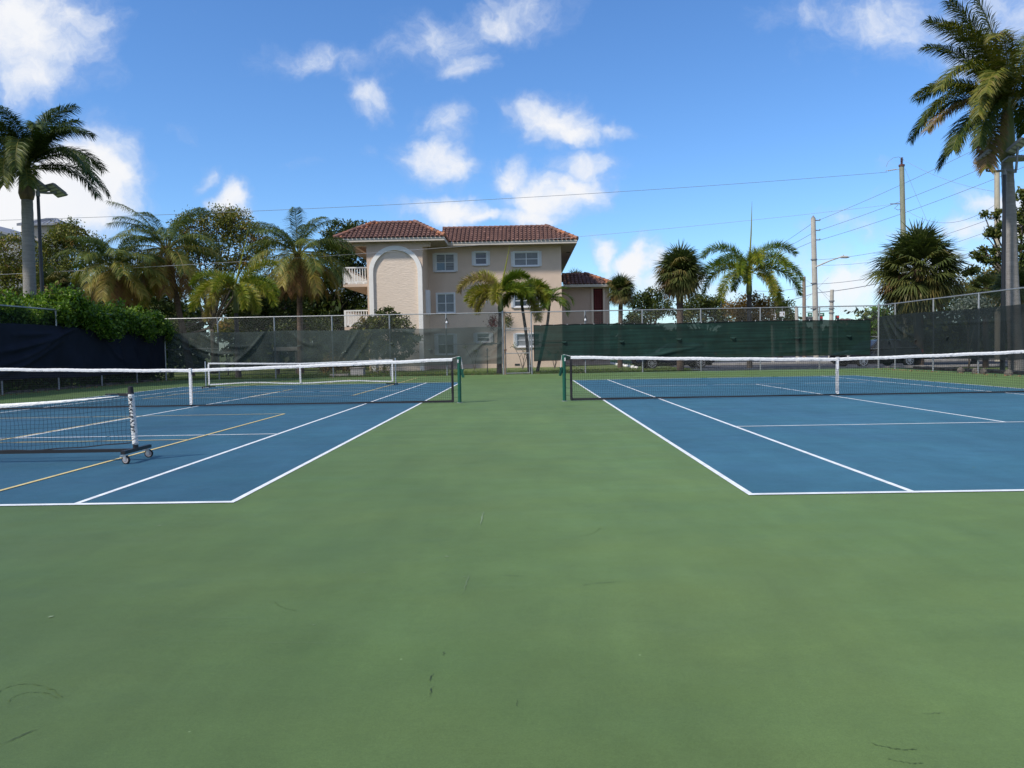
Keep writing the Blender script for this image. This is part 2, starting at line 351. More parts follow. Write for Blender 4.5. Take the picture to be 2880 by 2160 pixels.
m_trunkb = mat('brown_palm_trunk', (.12, .082, .060), .95, var=.35, scale=4, bump=.9, bscale=14, stretch=(1, 1, 4))
m_trunkd = mat('dark_ringed_palm_trunk', (.075, .066, .06), .9, var=.3, scale=3, bump=.8, bscale=14, stretch=(1, 1, 6))
m_shaft = mat('green_crownshaft', (.13, .155, .045), .5, var=.2, scale=2, stretch=(2, 2, .5))
m_shaftb = mat('brown_crownshaft', (.20, .135, .085), .7, var=.4, scale=3, stretch=(2, 2, .5))
m_bark = mat('tree_bark', (.10, .082, .065), .95, var=.35, scale=5, bump=.9, bscale=18)
m_nut = mat('coconut_husk', (.15, .10, .04), .7, var=.3)
m_royal = leafmat('royal_palm_leaf', [(0, (.020, .042, .010)), (.45, (.058, .085, .014)), (.75, (.17, .165, .022)), (1, (.22, .14, .07))])
m_coco = leafmat('coconut_palm_leaf', [(0, (.036, .068, .016)), (.4, (.105, .135, .024)), (.7, (.29, .23, .042)), (1, (.23, .115, .045))])
m_fox = leafmat('foxtail_palm_leaf', [(0, (.034, .078, .010)), (.4, (.115, .17, .013)), (.7, (.28, .26, .026)), (1, (.26, .18, .10))])
m_fan = leafmat('fan_palm_leaf', [(0, (.036, .058, .018)), (.4, (.085, .100, .026)), (.7, (.16, .12, .035)), (1, (.16, .085, .04))])
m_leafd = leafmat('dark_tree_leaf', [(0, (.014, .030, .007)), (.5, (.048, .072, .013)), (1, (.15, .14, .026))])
m_leafo = leafmat('olive_tree_leaf', [(0, (.030, .046, .010)), (.4, (.090, .108, .020)), (.75, (.20, .195, .032)), (1, (.22, .12, .03))])
m_hedge = leafmat('hedge_leaf', [(0, (.010, .030, .006)), (.45, (.045, .100, .011)), (.75, (.13, .22, .022)), (1, (.24, .31, .045))], .38, .3)  # upper stops are highlights painted for the hedge top
m_croton = leafmat('golden_shrub_leaf', [(0, (.05, .045, .015)), (.5, (.17, .10, .02)), (1, (.30, .17, .03))])
m_redleaf = leafmat('red_plant_leaf', [(0, (.07, .015, .015)), (1, (.20, .05, .045))])
m_silver = leafmat('silver_leaf', [(0, (.11, .14, .12)), (1, (.22, .25, .21))])
m_blade = leafmat('grass_blade', [(0, (.05, .10, .015)), (.6, (.11, .17, .03)), (1, (.20, .20, .07))])
m_mark = mat('crack_fill', (.035, .055, .028), .9)
m_scuff = mat('rubber_scuff', (.074, .115, .030), .8)
m_scratch = mat('worn_pale_scratch', (.17, .23, .12), .8)
m_dleaf = mat('dry_leaf', (.26, .15, .07), .9, var=.3)

# ------------------------------------------------------------------ ground
AX, BX, Y0 = -2.46162, 1.84457, 6.41538          # facing doubles sidelines of the two courts, near baseline
b = MB(); b.add([(-900,-300,-.06),(900,-300,-.06),(900,1400,-.06),(-900,1400,-.06)], [(0,1,2,3)]); struct('lawn', b, m_grass)
b = MB(); b.box(-18.5, 18.5, -9, 38.75, -.3, 0); struct('court_surface', b, m_green)
b = MB(); b.add([(AX-10.973,Y0,.002),(AX,Y0,.002),(AX,Y0+23.77,.002),(AX-10.973,Y0+23.77,.002)], [(0,1,2,3)]); struct('blue_court_paint', b, m_blue)
b = MB(); b.add([(BX,Y0,.002),(BX+10.973,Y0,.002),(BX+10.973,Y0+23.77,.002),(BX,Y0+23.77,.002)], [(0,1,2,3)]); struct('blue_court_paint', b, m_blue)
def ln(b, x0, y0, x1, y1, w, z):
    if abs(x1-x0) < abs(y1-y0): x0 -= w/2; x1 = x0+w
    else: y0 -= w/2; y1 = y0+w
    if x0 > x1: x0, x1 = x1, x0
    if y0 > y1: y0, y1 = y1, y0
    nx = max(1, int((x1-x0)/1.0)); ny = max(1, int((y1-y0)/1.0))
    b.add([(x0,y0,z),(x1,y0,z),(x1,y1,z),(x0,y1,z)], [(0,1,2,3)])
for side in (0, 1):
    x0 = AX-10.973 if side == 0 else BX; w = 10.973; h = 23.77; c = x0+w/2
    b = MB()
    for x in (x0+.025, x0+w-.025, x0+1.372, x0+w-1.372): ln(b, x, Y0, x, Y0+h, .052, .004)
    ln(b, c, Y0+5.486, c, Y0+h-5.486, .052, .004)
    ln(b, x0, Y0+.035, x0+w, Y0+.035, .07, .006); ln(b, x0, Y0+h-.035, x0+w, Y0+h-.035, .07, .006)
    for y in (Y0+5.486, Y0+h-5.486): ln(b, x0+1.372, y, x0+w-1.372, y, .052, .006)
    struct('court_lines', b, m_white_line)
b = MB()
for cy in (9.12, 28.8):
    xr, xl = -4.95, -11.05
    for x in (xr, xl): ln(b, x, cy-6.7, x, cy+6.7, .05, .008)
    for y in (cy-6.7, cy-2.134, cy+2.134, cy+6.7): ln(b, xl, y, xr, y, .045, .010)
    for s_ in (-1, 1): ln(b, (xl+xr)/2, cy+s_*2.134, (xl+xr)/2, cy+s_*6.7, .045, .008)
struct('pickleball_lines', b, m_yellow_line)
# hairline cracks and pale scratches, where the photograph shows them
def streak(b, p0, p1, w, z=.003, wob=.005, n=9):
    a = gnd(*[q*1.302 for q in p0]); c = gnd(*[q*1.302 for q in p1]); d = (c-a); nrm = Vector((-d.y, d.x, 0)).normalized(); pts = []
    for i in range(n+1):
        t = i/n; q = a+d*t+nrm*random.uniform(-wob, wob); ww = w*math.sin(math.pi*min(max(t, .04), .96))*random.uniform(.5, 1.3)
        pts.append((q-nrm*ww, q+nrm*ww))
    vs = []
    for l_, r_ in pts: vs += [(l_.x, l_.y, z), (r_.x, r_.y, z)]
    b.add(vs, [(2*i, 2*i+1, 2*i+3, 2*i+2) for i in range(n)])
b = MB()
for p0, p1, w in (((937,1455),(928,1474),.0022),((934,1483),(929,1505),.0022),((958,1408),(959,1417),.002),((1262,1263),(1352,1256),.0014),((1255,1266),(1275,1262),.0012),((1080,1243),(1140,1246),.0012),
                  ((1120,1510),(1118,1530),.0012),((1995,1544),(2040,1540),.001),((0,1609),(90,1573),.002)): streak(b, p0, p1, w)
struct('surface_cracks', b, m_mark)
# faint rubber scuffs and drag marks
b = MB(); random.seed(33)
for (cx, cy, r0, a0, a1, w) in ((60,1515,75,200,350,.0025),(75,1525,60,190,330,.002),(1240,1130,60,20,80,.002),(1960,1560,120,80,130,.0025),(1985,1590,120,85,125,.002),(650,1290,60,100,160,.002)):
    pts = [(cx+r0*math.cos(R(a0+(a1-a0)*i/6)), cy+.5*r0*math.sin(R(a0+(a1-a0)*i/6))) for i in range(7)]
    for i in range(6): streak(b, pts[i], pts[i+1], w, wob=.004, n=4)
for k in range(0):
    x, y = random.uniform(60, 2150), random.uniform(1110, 1640); L_ = random.uniform(12, 70); a = random.uniform(-.5, .5)+(0 if random.random() < .6 else 1.5)
    if 540 < x < 1500 or y > 1120: streak(b, (x, y), (x+L_*math.cos(a), y+L_*math.sin(a)), random.uniform(.0010, .0022), wob=.003, n=6)
struct('rubber_scuffs', b, m_scuff)
b = MB()
for p0, p1, w in (((1013,1240),(1000,1284),.002),((370,1333),(560,1336),.001),((350,1386),(900,1392),.0008),((1045,1105),(1036,1135),.006),((680,1350),(676,1352),.006)): streak(b, p0, p1, w)
for (x, y, r_) in ((110,1333,.012),(965,1203,.010),(1085,921,.02),(345,1136,.014),(310,1290,.005),(1003,1247,.006),(665,1160,.007),(2104,1010,.01),(1560,1170,.006),(788,1238,.006),(1395,1105,.008)):
    g = gnd(x*1.302, y*1.302); k = 7
    b.add([(g.x+r_*random.uniform(.6,1.2)*math.cos(i*6.283/k), g.y+r_*1.4*random.uniform(.6,1.2)*math.sin(i*6.283/k), .003) for i in range(k)], [tuple(range(k))])
struct('surface_scratches', b, m_scratch)
# kerbs and ground beyond the courts
def rough_strip(name, x0, x1, y0, y1, z0, z1, m, along, seg=.35):
    b = MB(); n = int(((y1-y0) if along == 'y' else (x1-x0))/seg)
    prof = [(0, z0), (0, z1*.8), (.25, z1), (.8, z1), (1, z1*.75), (1, z0)]
    vs = []
    for i in range(n+1):
        t = i/n
        for (a, z) in prof:
            j = random.uniform(-.03, .03); zz = z+(random.uniform(-.02, .015) if z > z0 else 0)
            vs.append((x0+(x1-x0)*a+j, y0+(y1-y0)*t, zz) if along == 'y' else (x0+(x1-x0)*t, y0+(y1-y0)*a+j, zz))
    m_ = len(prof)
    b.add(vs, [(i*m_+k, i*m_+k+1, (i+1)*m_+k+1, (i+1)*m_+k) for i in range(n) for k in range(m_-1)])
    return struct(name, b, m)
rough_strip('kerb', -18.52, -18.14, 12, 38.3, -.05, .09, m_kerb, 'y')
rough_strip('kerb', 18.14, 18.5, 12, 36.5, -.05, .12, m_kerb, 'y')
b = MB(); b.add([(7.6,38.76,-.03),(60,38.76,-.03),(60,64,-.03),(9.5,64,-.03),(9.5,45.5,-.03),(7.6,43.4,-.03)], [(0,1,2,3,4,5)]); struct('parking_lot', b, m_asph)
b = MB(); b.box(9.8, 40, 50.6, 52.2, -.1, .09); struct('pavement', b, m_conc)
b = MB(); b.box(8.5, 26, 39.3, 39.75, -.1, .07); struct('kerb', b, m_conc)
b = MB(); b.add([(14,70,-.035),(400,70,-.035),(400,84,-.035),(14,84,-.035)], [(0,1,2,3)]); struct('road', b, m_asph)
b = MB()
def bed(cx, cy, rx, ry, z=-.045):
    b.add([(cx+rx*math.cos(i*6.283/18)*random.uniform(.85,1.1), cy+ry*math.sin(i*6.283/18)*random.uniform(.85,1.1), z) for i in range(18)], [tuple(range(18))])
bed(-11, 40.2, 5.5, .8); bed(-8, 42.6, 3.6, 1.2); bed(5.4, 43.2, 1.6, .5)
struct('soil_bed', b, m_soil)
# grass blades
b = MB()
n = 26000; X = RNG.uniform(-19, 9, n); Y = 38.8+np.abs(RNG.normal(0, 3.2, n)); Hh = RNG.uniform(.03, .10, n); A = RNG.uniform(0, 6.28, n); T = RNG.uniform(0, 1, n)*.7+.3*(np.sin(X*1.1)*np.sin(Y*.9+1)*.5+.5)
vs = np.stack([np.stack([X-.02*np.cos(A), Y-.02*np.sin(A), -.06+0*X], 1), np.stack([X+.02*np.cos(A), Y+.02*np.sin(A), -.06+0*X], 1), np.stack([X+.03*np.sin(A), Y, Hh], 1)], 1).reshape(-1, 3)
b.v = [tuple(x) for x in vs.tolist()]; b.f = [(3*i, 3*i+1, 3*i+2) for i in range(n)]; b.t = T.tolist()
tag(b.build('grass', m_blade, kind='stuff'), 'short lawn grass growing behind the back fence', 'grass')

# ------------------------------------------------------------------ chain link fences
def lattice(b, O, D, L_, z0, z1, pitch=.052, r=.0016, nrm=(0, 1, 0)):
    """true diamond mesh: straight wires on both diagonals, clipped to the panel. O start, D unit direction, L_ length"""
    O = Vector(O); D = Vector(D); h = z1-z0; st = pitch*math.sqrt(2); nr = Vector(nrm)
    for sgn in (1, -1):
        k = -h if sgn == 1 else 0.0
        while k < (L_ if sgn == 1 else L_+h):
            if sgn == 1: u0, u1 = max(0, k), min(L_, k+h); p0, p1 = (u0, z0+u0-k), (u1, z0+u1-k)
            else: u0, u1 = max(0, k-h), min(L_, k); p0, p1 = (u0, z0+k-u0), (u1, z0+k-u1)
            k += st
            if u1-u0 < 1e-3: continue
            a = O+D*p0[0]; a.z = p0[1]; c = O+D*p1[0]; c.z = p1[1]; o = nr*(r*.9*sgn)
            d = (c-a).normalized(); e = d.cross(nr).normalized()*r; f = nr*r
            b.add([a+o+e, a+o-e*.5+f, a+o-e*.5-f, c+o+e, c+o-e*.5+f, c+o-e*.5-f], [(0,1,4,3),(1,2,5,4),(2,0,3,5)])
def post_mb(x, y, h, r=.038, cap=True):
    b = MB(); b.tube([(x, y, -.05), (x, y, h)], r, 10)
    if cap: b.tube([(x, y, h), (x, y, h+.02), (x, y, h+.05)], [r*1.25, r*1.2, r*.3], 10)
    for z in (.4, 1.0, 1.7, 2.3): b.tube([(x, y, z), (x, y, z+.02)], r*1.18, 10)
    return b
BY = 38.5; FH = 3.07
back_px = [464.6, 615, 774, 936, 1097.5, 1256.5, 1415.5]
bxs = [at(p, 1000, BY).x for p in back_px]
gxs = at(1495, 1000, BY).x
right_px = [1495, 1646, 1807, 1971.5, 2138.5, 2304.7, 2471]
rxs = [at(p, 970, BY).x for p in right_px]
XL, XR = bxs[0], rxs[-1]
def fence(name, label, P0, P1, stations, cor=(), rails=(), m=m_galvd, h=FH, r=.0013, z0=.03):
    P0, P1 = Vector(P0), Vector(P1); D = (P1-P0); Ln = D.length; D.normalize(); nr = Vector((-D.y, D.x, 0))
    o = thing(name, label, 'fence', (P0.x, P0.y, 0))
    b = MB(); lattice(b, P0, D, Ln, z0, h-.01, r=r, nrm=nr); b.build('chain_link_mesh', m, o)
    b = MB(); b.tube([P0+Vector((0,0,h)), P1+Vector((0,0,h))], .024, 8)
    # knuckled ends of the mesh standing along the rail
    k = 0.0
    while k < Ln:
        q = P0+D*k; b.tube([(q.x, q.y, h+.005), (q.x, q.y, h+.05)], .0045, 3, cap=False); k += .0735
    b.build('top_rail', m_galv, o)
    for (sx) in stations:
        q = P0+D*sx; post_mb(q.x, q.y, h+(.05 if sx in cor else -.02), .045 if sx in cor else .034).build('post', m_galv, o)
    for (a, c, z) in rails:
        q = P0+D*a; w = P0+D*c; b = MB(); b.tube([(q.x, q.y, z), (w.x, w.y, z)], .021, 8); b.build('brace_rail', m_galv, o)
        b = MB(); b.tube([(w.x, w.y, .12), (q.x, q.y, z)], .006, 5); b.build('truss_rod', m_galv, o)
    return o
f1 = fence('chain_link_fence', 'long galvanised chain link fence across the back, left of the gate', (XL, BY, 0), (bxs[-1], BY, 0), [x-XL for x in bxs], (0.0, bxs[-1]-XL),
      [(0.0, bxs[1]-XL, 1.55), (bxs[-1]-XL, bxs[-2]-XL, 1.55)])
f2 = fence('chain_link_fence', 'galvanised chain link fence across the back, right of the gate behind the green screen', (gxs, BY, 0), (XR, BY, 0), [x-gxs for x in rxs], (0.0, XR-gxs),
      [(0.0, rxs[1]-gxs, 1.55), (XR-gxs, rxs[-2]-gxs, 1.55)])
fence('chain_link_fence', 'dark chain link fence along the left side, overgrown by the hedge', (XL, 16, 0), (XL, BY-.12, 0), [26.3-16, 29.55-16, 32.6-16, 35.6-16], (), m=m_vinyl, z0=.09)
fence('chain_link_fence', 'chain link fence along the right side with a dark screen on it', (XR, 20, 0), (XR, BY-.12, 0), [26.8-20, 30.1-20, 33.4-20, 36.8-20], (), m=m_vinyl, z0=.13)
# gate: fixed mesh above, a leaf below
g0, g1 = bxs[-1]+.05, gxs-.05
o = thing('gate', 'narrow chain link gate standing shut between the two back fences', 'gate', ((g0+g1)/2, BY, 0))
b = MB(); lattice(b, (g0, BY, 0), (1, 0, 0), g1-g0, 2.30, FH-.01, nrm=(0, 1, 0)); b.build('transom_mesh', m_galvd, o)
for z in (FH, 2.28): b = MB(); b.tube([(g0, BY, z), (g1, BY, z)], .023, 8); b.build('transom_rail', m_galv, o)
lf = MB(); a0, a1 = g0+.07, g1-.05
lf.tube([(a0, BY, .05), (a0, BY, 2.2)], .024, 8); lf.tube([(a1, BY, .05), (a1, BY, 2.2)], .024, 8)
for z in (.06, 1.05, 2.2): lf.tube([(a0, BY, z), (a1, BY, z)], .02, 8)
lfo = lf.build('gate_leaf', m_galv, o)
b = MB(); lattice(b, (a0, BY, 0), (1, 0, 0), a1-a0, .07, 2.19, nrm=(0, 1, 0)); b.build('chain_link_mesh', m_galvd, lfo)
b = MB(); b.box(a0-.07, a0+.05, BY-.05, BY+.03, 1.18, 1.26); b.tube([(a0-.04, BY-.05, 1.05), (a0-.04, BY-.05, 1.2)], .014, 6); b.build('latch', mat('rusty_latch', (.10, .05, .03), .8, var=.3), lfo)
for z in (.35, 1.9):
    b = MB(); b.tube([(a1, BY-.01, z), (a1, BY-.01, z+.1)], .034, 8); b.box(a1, a1+.07, BY-.02, BY+.02, z+.03, z+.07); b.build('hinge', m_galv, lfo)
b = MB(); b.tube([(g0+.04, BY-.02, .0), (g0+.04, BY-.02, FH+.02)], .035, 8); b.build('rusty_gate_post', mat('rust_stained_post', (.26, .19, .13), .7, var=.3, scale=5), o)
# small wire brackets with white cups, clamped on two posts
for px, lb in ((1256.5, 'white cup in a wire bracket on the fence post in front of the left windows'), (1646, 'white cup in a wire bracket on the fence post before the stair block')):
    q = at(px, 905, BY); x = q.x
    o = thing('post_bracket', lb, 'bracket', (x, BY, 2.55), 'wire brackets on the back fence')
    b = MB()
    for s_ in (-1, 1): b.tube([(x, BY-.06, 2.86), (x+s_*.035, BY-.06, 2.78), (x+s_*.07, BY-.06, 2.66), (x+s_*.085, BY-.06, 2.55)], .011, 6)
    b.build('wire_hoop', m_black, o)
    b = MB(); b.tube([(x, BY-.06, 2.70), (x, BY-.06, 2.66), (x, BY-.06, 2.60)], [.02, .05, .055], 10); b.build('cup', m_signw, o)

# ------------------------------------------------------------------ screens
def screen(name, label, P0, P1, z0, z1, m, folds, amp=.03, gap=.07, sagt=.02, hem=True, ties=0, vents=(), nrm=None, end_curl=0.0, ztop=None, zbot=None):
    P0, P1 = Vector(P0), Vector(P1); D = P1-P0; Ln = D.length; D.normalize()
    nr = Vector(nrm)
    rn = random.Random(len(label)*7+3)
    ph = [rn.uniform(0, 6.28) for _ in range(6)]
    zt = ztop or (lambda s: z1-sagt*abs(math.sin(s*math.pi/1.35))+.012*math.sin(s*1.9+ph[0]))
    zb = zbot or (lambda s: z0+sagt*1.3*math.sin(s*1.1+ph[1])+.01*math.sin(s*3.7))
    def off(s, w):
        y = gap+amp*(math.sin(s*2.1+ph[2]+w*1.3)*.4+math.sin(s*5.3+w*2+ph[3])*.22)*(1-.3*w)
        for (s0, w0, s1, w1, sag, wd, hg) in folds:        # creases from (s0,w0) to (s1,w1), hanging by sag
            if s1 == s0: continue
            t = (s-s0)/(s1-s0)
            if -.05 <= t <= 1.05:
                wl = w0+(w1-w0)*t-sag*math.sin(math.pi*min(max(t, 0), 1)); dd = (w-wl)/wd
                fade = math.sin(math.pi*min(max(t, 0.02), .98))**.4
                y += hg*fade*math.exp(-dd*dd)
        return y
    NU, NV = int(Ln/.055), 34
    o = thing(name, label, 'windscreen', (P0.x, P0.y, z0))
    b = MB()
    def fn(u_, w):
        s = u_*Ln; q = P0+D*s+nr*off(s, w); q.z = zb(s)+(zt(s)-zb(s))*w; return q
    b.grid(fn, NU, NV); b.build('cloth', m, o, smooth=True)
    if hem:
        b = MB(); n = int(Ln/.15)
        for zz in (0, 1): b.tube([fn(i/n, zz)+nr*.006 for i in range(n+1)], .016, 5)
        for uu in (0, 1): b.tube([fn(uu, i/8)+nr*.006 for i in range(9)], .016, 5)
        b.build('hem', m_hem, o)
    for i in range(ties):
        s = (i+.5)/ties; q = fn(s, 1); b = MB(); b.tube([q+nr*.02+Vector((0, 0, -.015)), q+nr*.02+Vector((0, 0, .035))], .011, 6); b.build('tie', m_steel if i % 2 else m_signw, o)
    for (s, w, wd) in vents:      # half-moon wind flaps cut in the cloth
        q = fn(s/Ln, w)+nr*.012; b = MB(); k = 10
        vs = [q+D*(-wd)+nr*0, q+D*wd]
        arc = [q+D*(wd*math.cos(math.pi*i/k))+Vector((0, 0, -wd*.62*math.sin(math.pi*i/k)))+nr*(.09*math.sin(math.pi*i/k)) for i in range(k+1)]
        b.add(arc, [tuple(range(k+1))]); b.build('wind_flap', m, o)
        b = MB(); arc2 = [q+D*(wd*math.cos(math.pi*i/k))+Vector((0, 0, -wd*.30*math.sin(math.pi*i/k)))+nr*.004 for i in range(k+1)]
        b.add(arc2, [tuple(range(k+1))]); b.build('flap_opening', m_flap, o)
    return o
m_flap = mat('flap_opening_light', (.10, .15, .11), .9)
zat = lambda px, py: at(px, py, BY).z
Lb = bxs[-1]-XL
screen('windscreen', 'faded grey-green see-through screen with big sagging folds, left of the gate', (XL+.16, BY, 0), (bxs[-1]-.05, BY, 0), .52, 2.36, m_screenl,
   [(.3,.98,3.6,.42,.22,.035,.10),(.1,.9,2.2,.15,.05,.05,.06),(4.9,.98,2.9,.05,.12,.05,.12),(1.6,.98,4.2,.62,.16,.03,.08),(2.4,.7,3.3,.52,.03,.03,.05),(5.6,.9,6.4,.5,.1,.05,.06),(6.2,.95,7.4,.6,.1,.05,.06),
    (9.6,.97,8.6,.2,.03,.06,.045),(10.2,.8,9.2,.1,.02,.06,.04),(9.2,.98,8.9,.4,.0,.06,.03),(11.4,.97,13.6,.93,.05,.05,.05),(12,.95,12.8,.6,.08,.05,.07),(16.6,.95,15.0,.25,.02,.05,.055),(16.9,.8,16.0,.15,.0,.05,.04),(15.2,.1,16.8,.22,.05,.05,.06)],
   amp=.02, nrm=(0, -1, 0), sagt=.01, hem=False, vents=((11.2,.62,.10),(13.1,.45,.10),(6.6,.6,.10)), zbot=lambda s: .52+.03*math.sin(s*.9)-(.0 if s < 15.9 else 0), ztop=lambda s: 2.36-.10*math.exp(-s/.8)+.02*math.sin(s*1.3))
rl = XR-rxs[0]
vs_ = [(at(p, 960, BY).x-(rxs[0]+.12), w, .13) for p, w in ((1586,.53),(1747,.53),(1908,.56),(2060,.57),(2240,.52),(2385,.57))]
screen('windscreen', 'taut bottle-green screen with half-moon flaps across the back, right of the gate', (rxs[0]+.12, BY, 0), (at(2446, 950, BY).x, BY, 0), .66, 2.44, m_screeng,
   [(5.2,.05,8.2,.33,.03,.05,.05),(5.5,.03,7.0,.22,.0,.04,.04),(12,.1,14,.2,.02,.05,.03),(14.8,.9,15.4,.72,.0,.04,.03)], amp=.012, nrm=(0, -1, 0), ties=25, vents=vs_,
   ztop=lambda s: 2.42-.10*math.sin(math.pi*min(s/17.0, 1))*0-.02*abs(math.sin(s*math.pi/.68))+.02*math.sin(s*.7))
screen('windscreen', 'nearly black navy screen with slack folds on the left side fence', (XL, 20.0, 0), (XL, 38.35, 0), .52, 2.42, m_navy,
   [(10.4,.98,6.2,.5,.08,.05,.16),(9.9,.9,6.0,.25,.10,.06,.16),(10,.8,5.5,.05,.1,.06,.14),(10.8,.98,7.0,.8,.05,.04,.10),(12.5,.95,14.3,.3,.1,.05,.08),(15,.95,16.0,.1,.0,.05,.10),(14,.8,14.6,.1,.1,.05,.07)],
   amp=.05, nrm=(1, 0, 0), sagt=.03, hem=False, ztop=lambda s: 2.42-.05*math.sin(s*.6), zbot=lambda s: .52-.02*s/4+.03*math.sin(s))
screen('windscreen', 'dark charcoal-green see-through screen on the right side fence', (XR, 20.0, 0), (XR, 38.3, 0), .55, 2.5, m_screenr,
   [(17.9,.95,17.0,.3,0,.05,.10),(17.5,.97,16.2,.4,.0,.05,.10),(17.2,.97,15.0,.5,.1,.04,.07),(14.5,.72,8,.74,.0,.014,.04),(9.9,.97,9.6,.1,0,.06,.05)],
   amp=.03, nrm=(-1, 0, 0), sagt=.015, hem=False, vents=((17.2,.4,.10),(14.7,.42,.10),(12.1,.45,.10)), ztop=lambda s: 2.52+.03*math.sin(s*.5))

# ------------------------------------------------------------------ tennis nets
def tennis_net(xa, xb, y, inner, label, tapelabel=None):
    """xa < xb posts; inner = -1 / +1: which way the visible post's outside lies"""
    o = thing('tennis_net', label, 'tennis net', ((xa+xb)/2, y, 0))
    xc = (xa+xb)/2; half = (xb-xa)/2
    top = lambda x: .914+(1.07-.914)*(abs(x-xc)/half)**1.25+.004*math.sin(x*5)
    ph = random.uniform(0, 6)
    def pos(x, k, n=22):        # k: row 0 bottom ... n top
        w = k/n; e = 1-abs(x-xc)/half
        z = .05+(top(x)-.10)*(w**(1+.25*e))
        bel = math.sin(math.pi*w)
        dy = .05*bel*e**.5*math.sin(x*1.3+ph)+.06*bel*(1-w)*e+.012*math.sin(x*4.1+w*5)
        dx = .022*bel*(1-w)*math.sin(x*9+ph)+.018*(1-w)*math.sin(x*3.3+w*7)
        return Vector((x+dx, y-dy, z))
    b = MB(); x0, x1 = xa+.16, xb-.16; nx = int((x1-x0)/.0450); r = .0023
    rows = list(range(23))
    for i in range(nx+1):
        x = x0+(x1-x0)*i/nx; b.tube([pos(x, k) for k in (0, 2, 4, 6, 8, 11, 14, 18, 22)], r, 3, cap=False)
    for k in rows:
        m_ = int((x1-x0)/.12)
        b.tube([pos(x0+(x1-x0)*i/m_, k) for i in range(m_+1)], r, 3, cap=False)
    b.build('net_mesh', m_net, o)
    b = MB(); n = int((x1-x0)/.06)
    for i in range(n+1):
        x = x0+(x1-x0)*i/n; t = top(x); w = .004*math.sin(x*31)+.003*math.sin(x*57)
        for (dy, dz) in ((-.011+w, t-.068), (-.014+w, t-.035), (-.012, t-.004), (0, t+.004), (.012, t-.004), (.013, t-.06)): b.v.append((x, y+dy, dz+.002*math.sin(x*43+dy*90)))
    for i in range(n):
        for k in range(5): b.f.append((i*6+k, (i+1)*6+k, (i+1)*6+k+1, i*6+k+1)); b.t.append(0)
    b.build('headband', m_tape, o, smooth=True)
    b = MB(); m_ = int((x1-x0)/.15); p = [pos(x0+(x1-x0)*i/m_, 0) for i in range(m_+1)]
    for i, q in enumerate(p):
        e = 1-abs(q.x-xc)/half; h = .034-.014*min(1, e*2)
        b.v += [(q.x, q.y-.004, q.z-h), (q.x, q.y-.004, q.z+h*.6)]
    for i in range(m_): b.f.append((2*i, 2*i+2, 2*i+3, 2*i+1)); b.t.append(0)
    b.build('bottom_band', m_band, o)
    for xe, s_ in ((x0, -1), (x1, 1)):
        b = MB(); b.box(xe-.03 if s_ > 0 else xe-.025, xe+.025 if s_ > 0 else xe+.03, y-.006, y+.006, .03, top(xe)-.06); b.build('side_band', m_band, o)
        xp = xa if s_ < 0 else xb
        b = MB()
        for z in (.12, .3, .5, .7, .88): b.tube([(xe, y-.012, z), (xp-s_*.03, y-.02, z+.02)], .003, 4)
        b.tube([(xp-s_*.03, y-.02, .1), (xp-s_*.03, y-.02, .92)], .003, 4); b.build('lacing', m_net, o)
    st = MB(); q = [(xc, z) for z in (.06, .3, .6, .9)]
    st.box(xc-.028, xc+.028, y-.03, y-.024, .07, .925); st.box(xc-.028, xc+.028, y-.030, y+.03, .925, .932); st.box(xc-.028, xc+.028, y+.024, y+.03, .09, .925)
    sto = st.build('center_strap', m_tape, o)
    b = MB(); b.tube([(xc, y-.034, .10), (xc, y-.031, .10)], .009, 8); b.tube([(xc, y-.03, .10), (xc, y, .05), (xc, y, 0)], .006, 5); b.build('strap_anchor', m_black, sto)
    for xp, s_ in ((xa, -1), (xb, 1)):
        b = MB(); b.tube([(xp, y, -.05), (xp, y, 1.06)], .042, 20); b.tube([(xp, y, 1.06), (xp, y, 1.085)], [.046, .040], 20)
        b.box(xp-.05, xp+.05, y-.012, y+.012, 1.0, 1.095)
        po = b.build('net_post', m_postg, o)
        b = MB(); b.tube([(xp, y, .0), (xp, y, .012)], .065, 16); b.build('ground_sleeve', m_galv, po)
        b = MB(); b.tube([(xp-s_*.16, y, top(xp)-.005), (xp-s_*.05, y, 1.09), (xp, y, 1.10), (xp+s_*.048, y, 1.085), (xp+s_*.062, y, .98), (xp+s_*.085, y-.01, .80)], .006, 6); b.build('net_cable', m_tape, o)
        b = MB(); b.box(xp-s_*.035, xp-s_*.005, y-.052, y-.046, .95, 1.03); b.build('sticker', m_sleeve, po)
        if s_ == inner:      # winch with its crank on the outside of the post
            b = MB(); b.box(xp+s_*.04, xp+s_*.10, y-.035, y+.035, .70, .80)
            b.tube([(xp+s_*.07, y-.05, .765), (xp+s_*.07, y+.05, .765)], .034, 12)
            b.obox((xp+s_*.09, y-.045, .71), (.012, 0, 0), (0, .008, 0), (s_*-.03, 0, .10)); b.tube([(xp+s_*.118, y-.05, .80), (xp+s_*.118, y-.10, .80)], .012, 8)
            b.obox((xp+s_*.07, y, .66), (s_*.022, 0, .0), (0, .02, 0), (s_*-.02, 0, .06))
            b.build('winch', m_postg, po)
    return o
NY = Y0+11.885
tennis_net(AX-10.973-.914, AX+.914, NY, 1, 'full length tennis net on the left blue court')
tennis_net(BX-.914, BX+10.973+.914, NY, -1, 'full length tennis net on the right blue court')

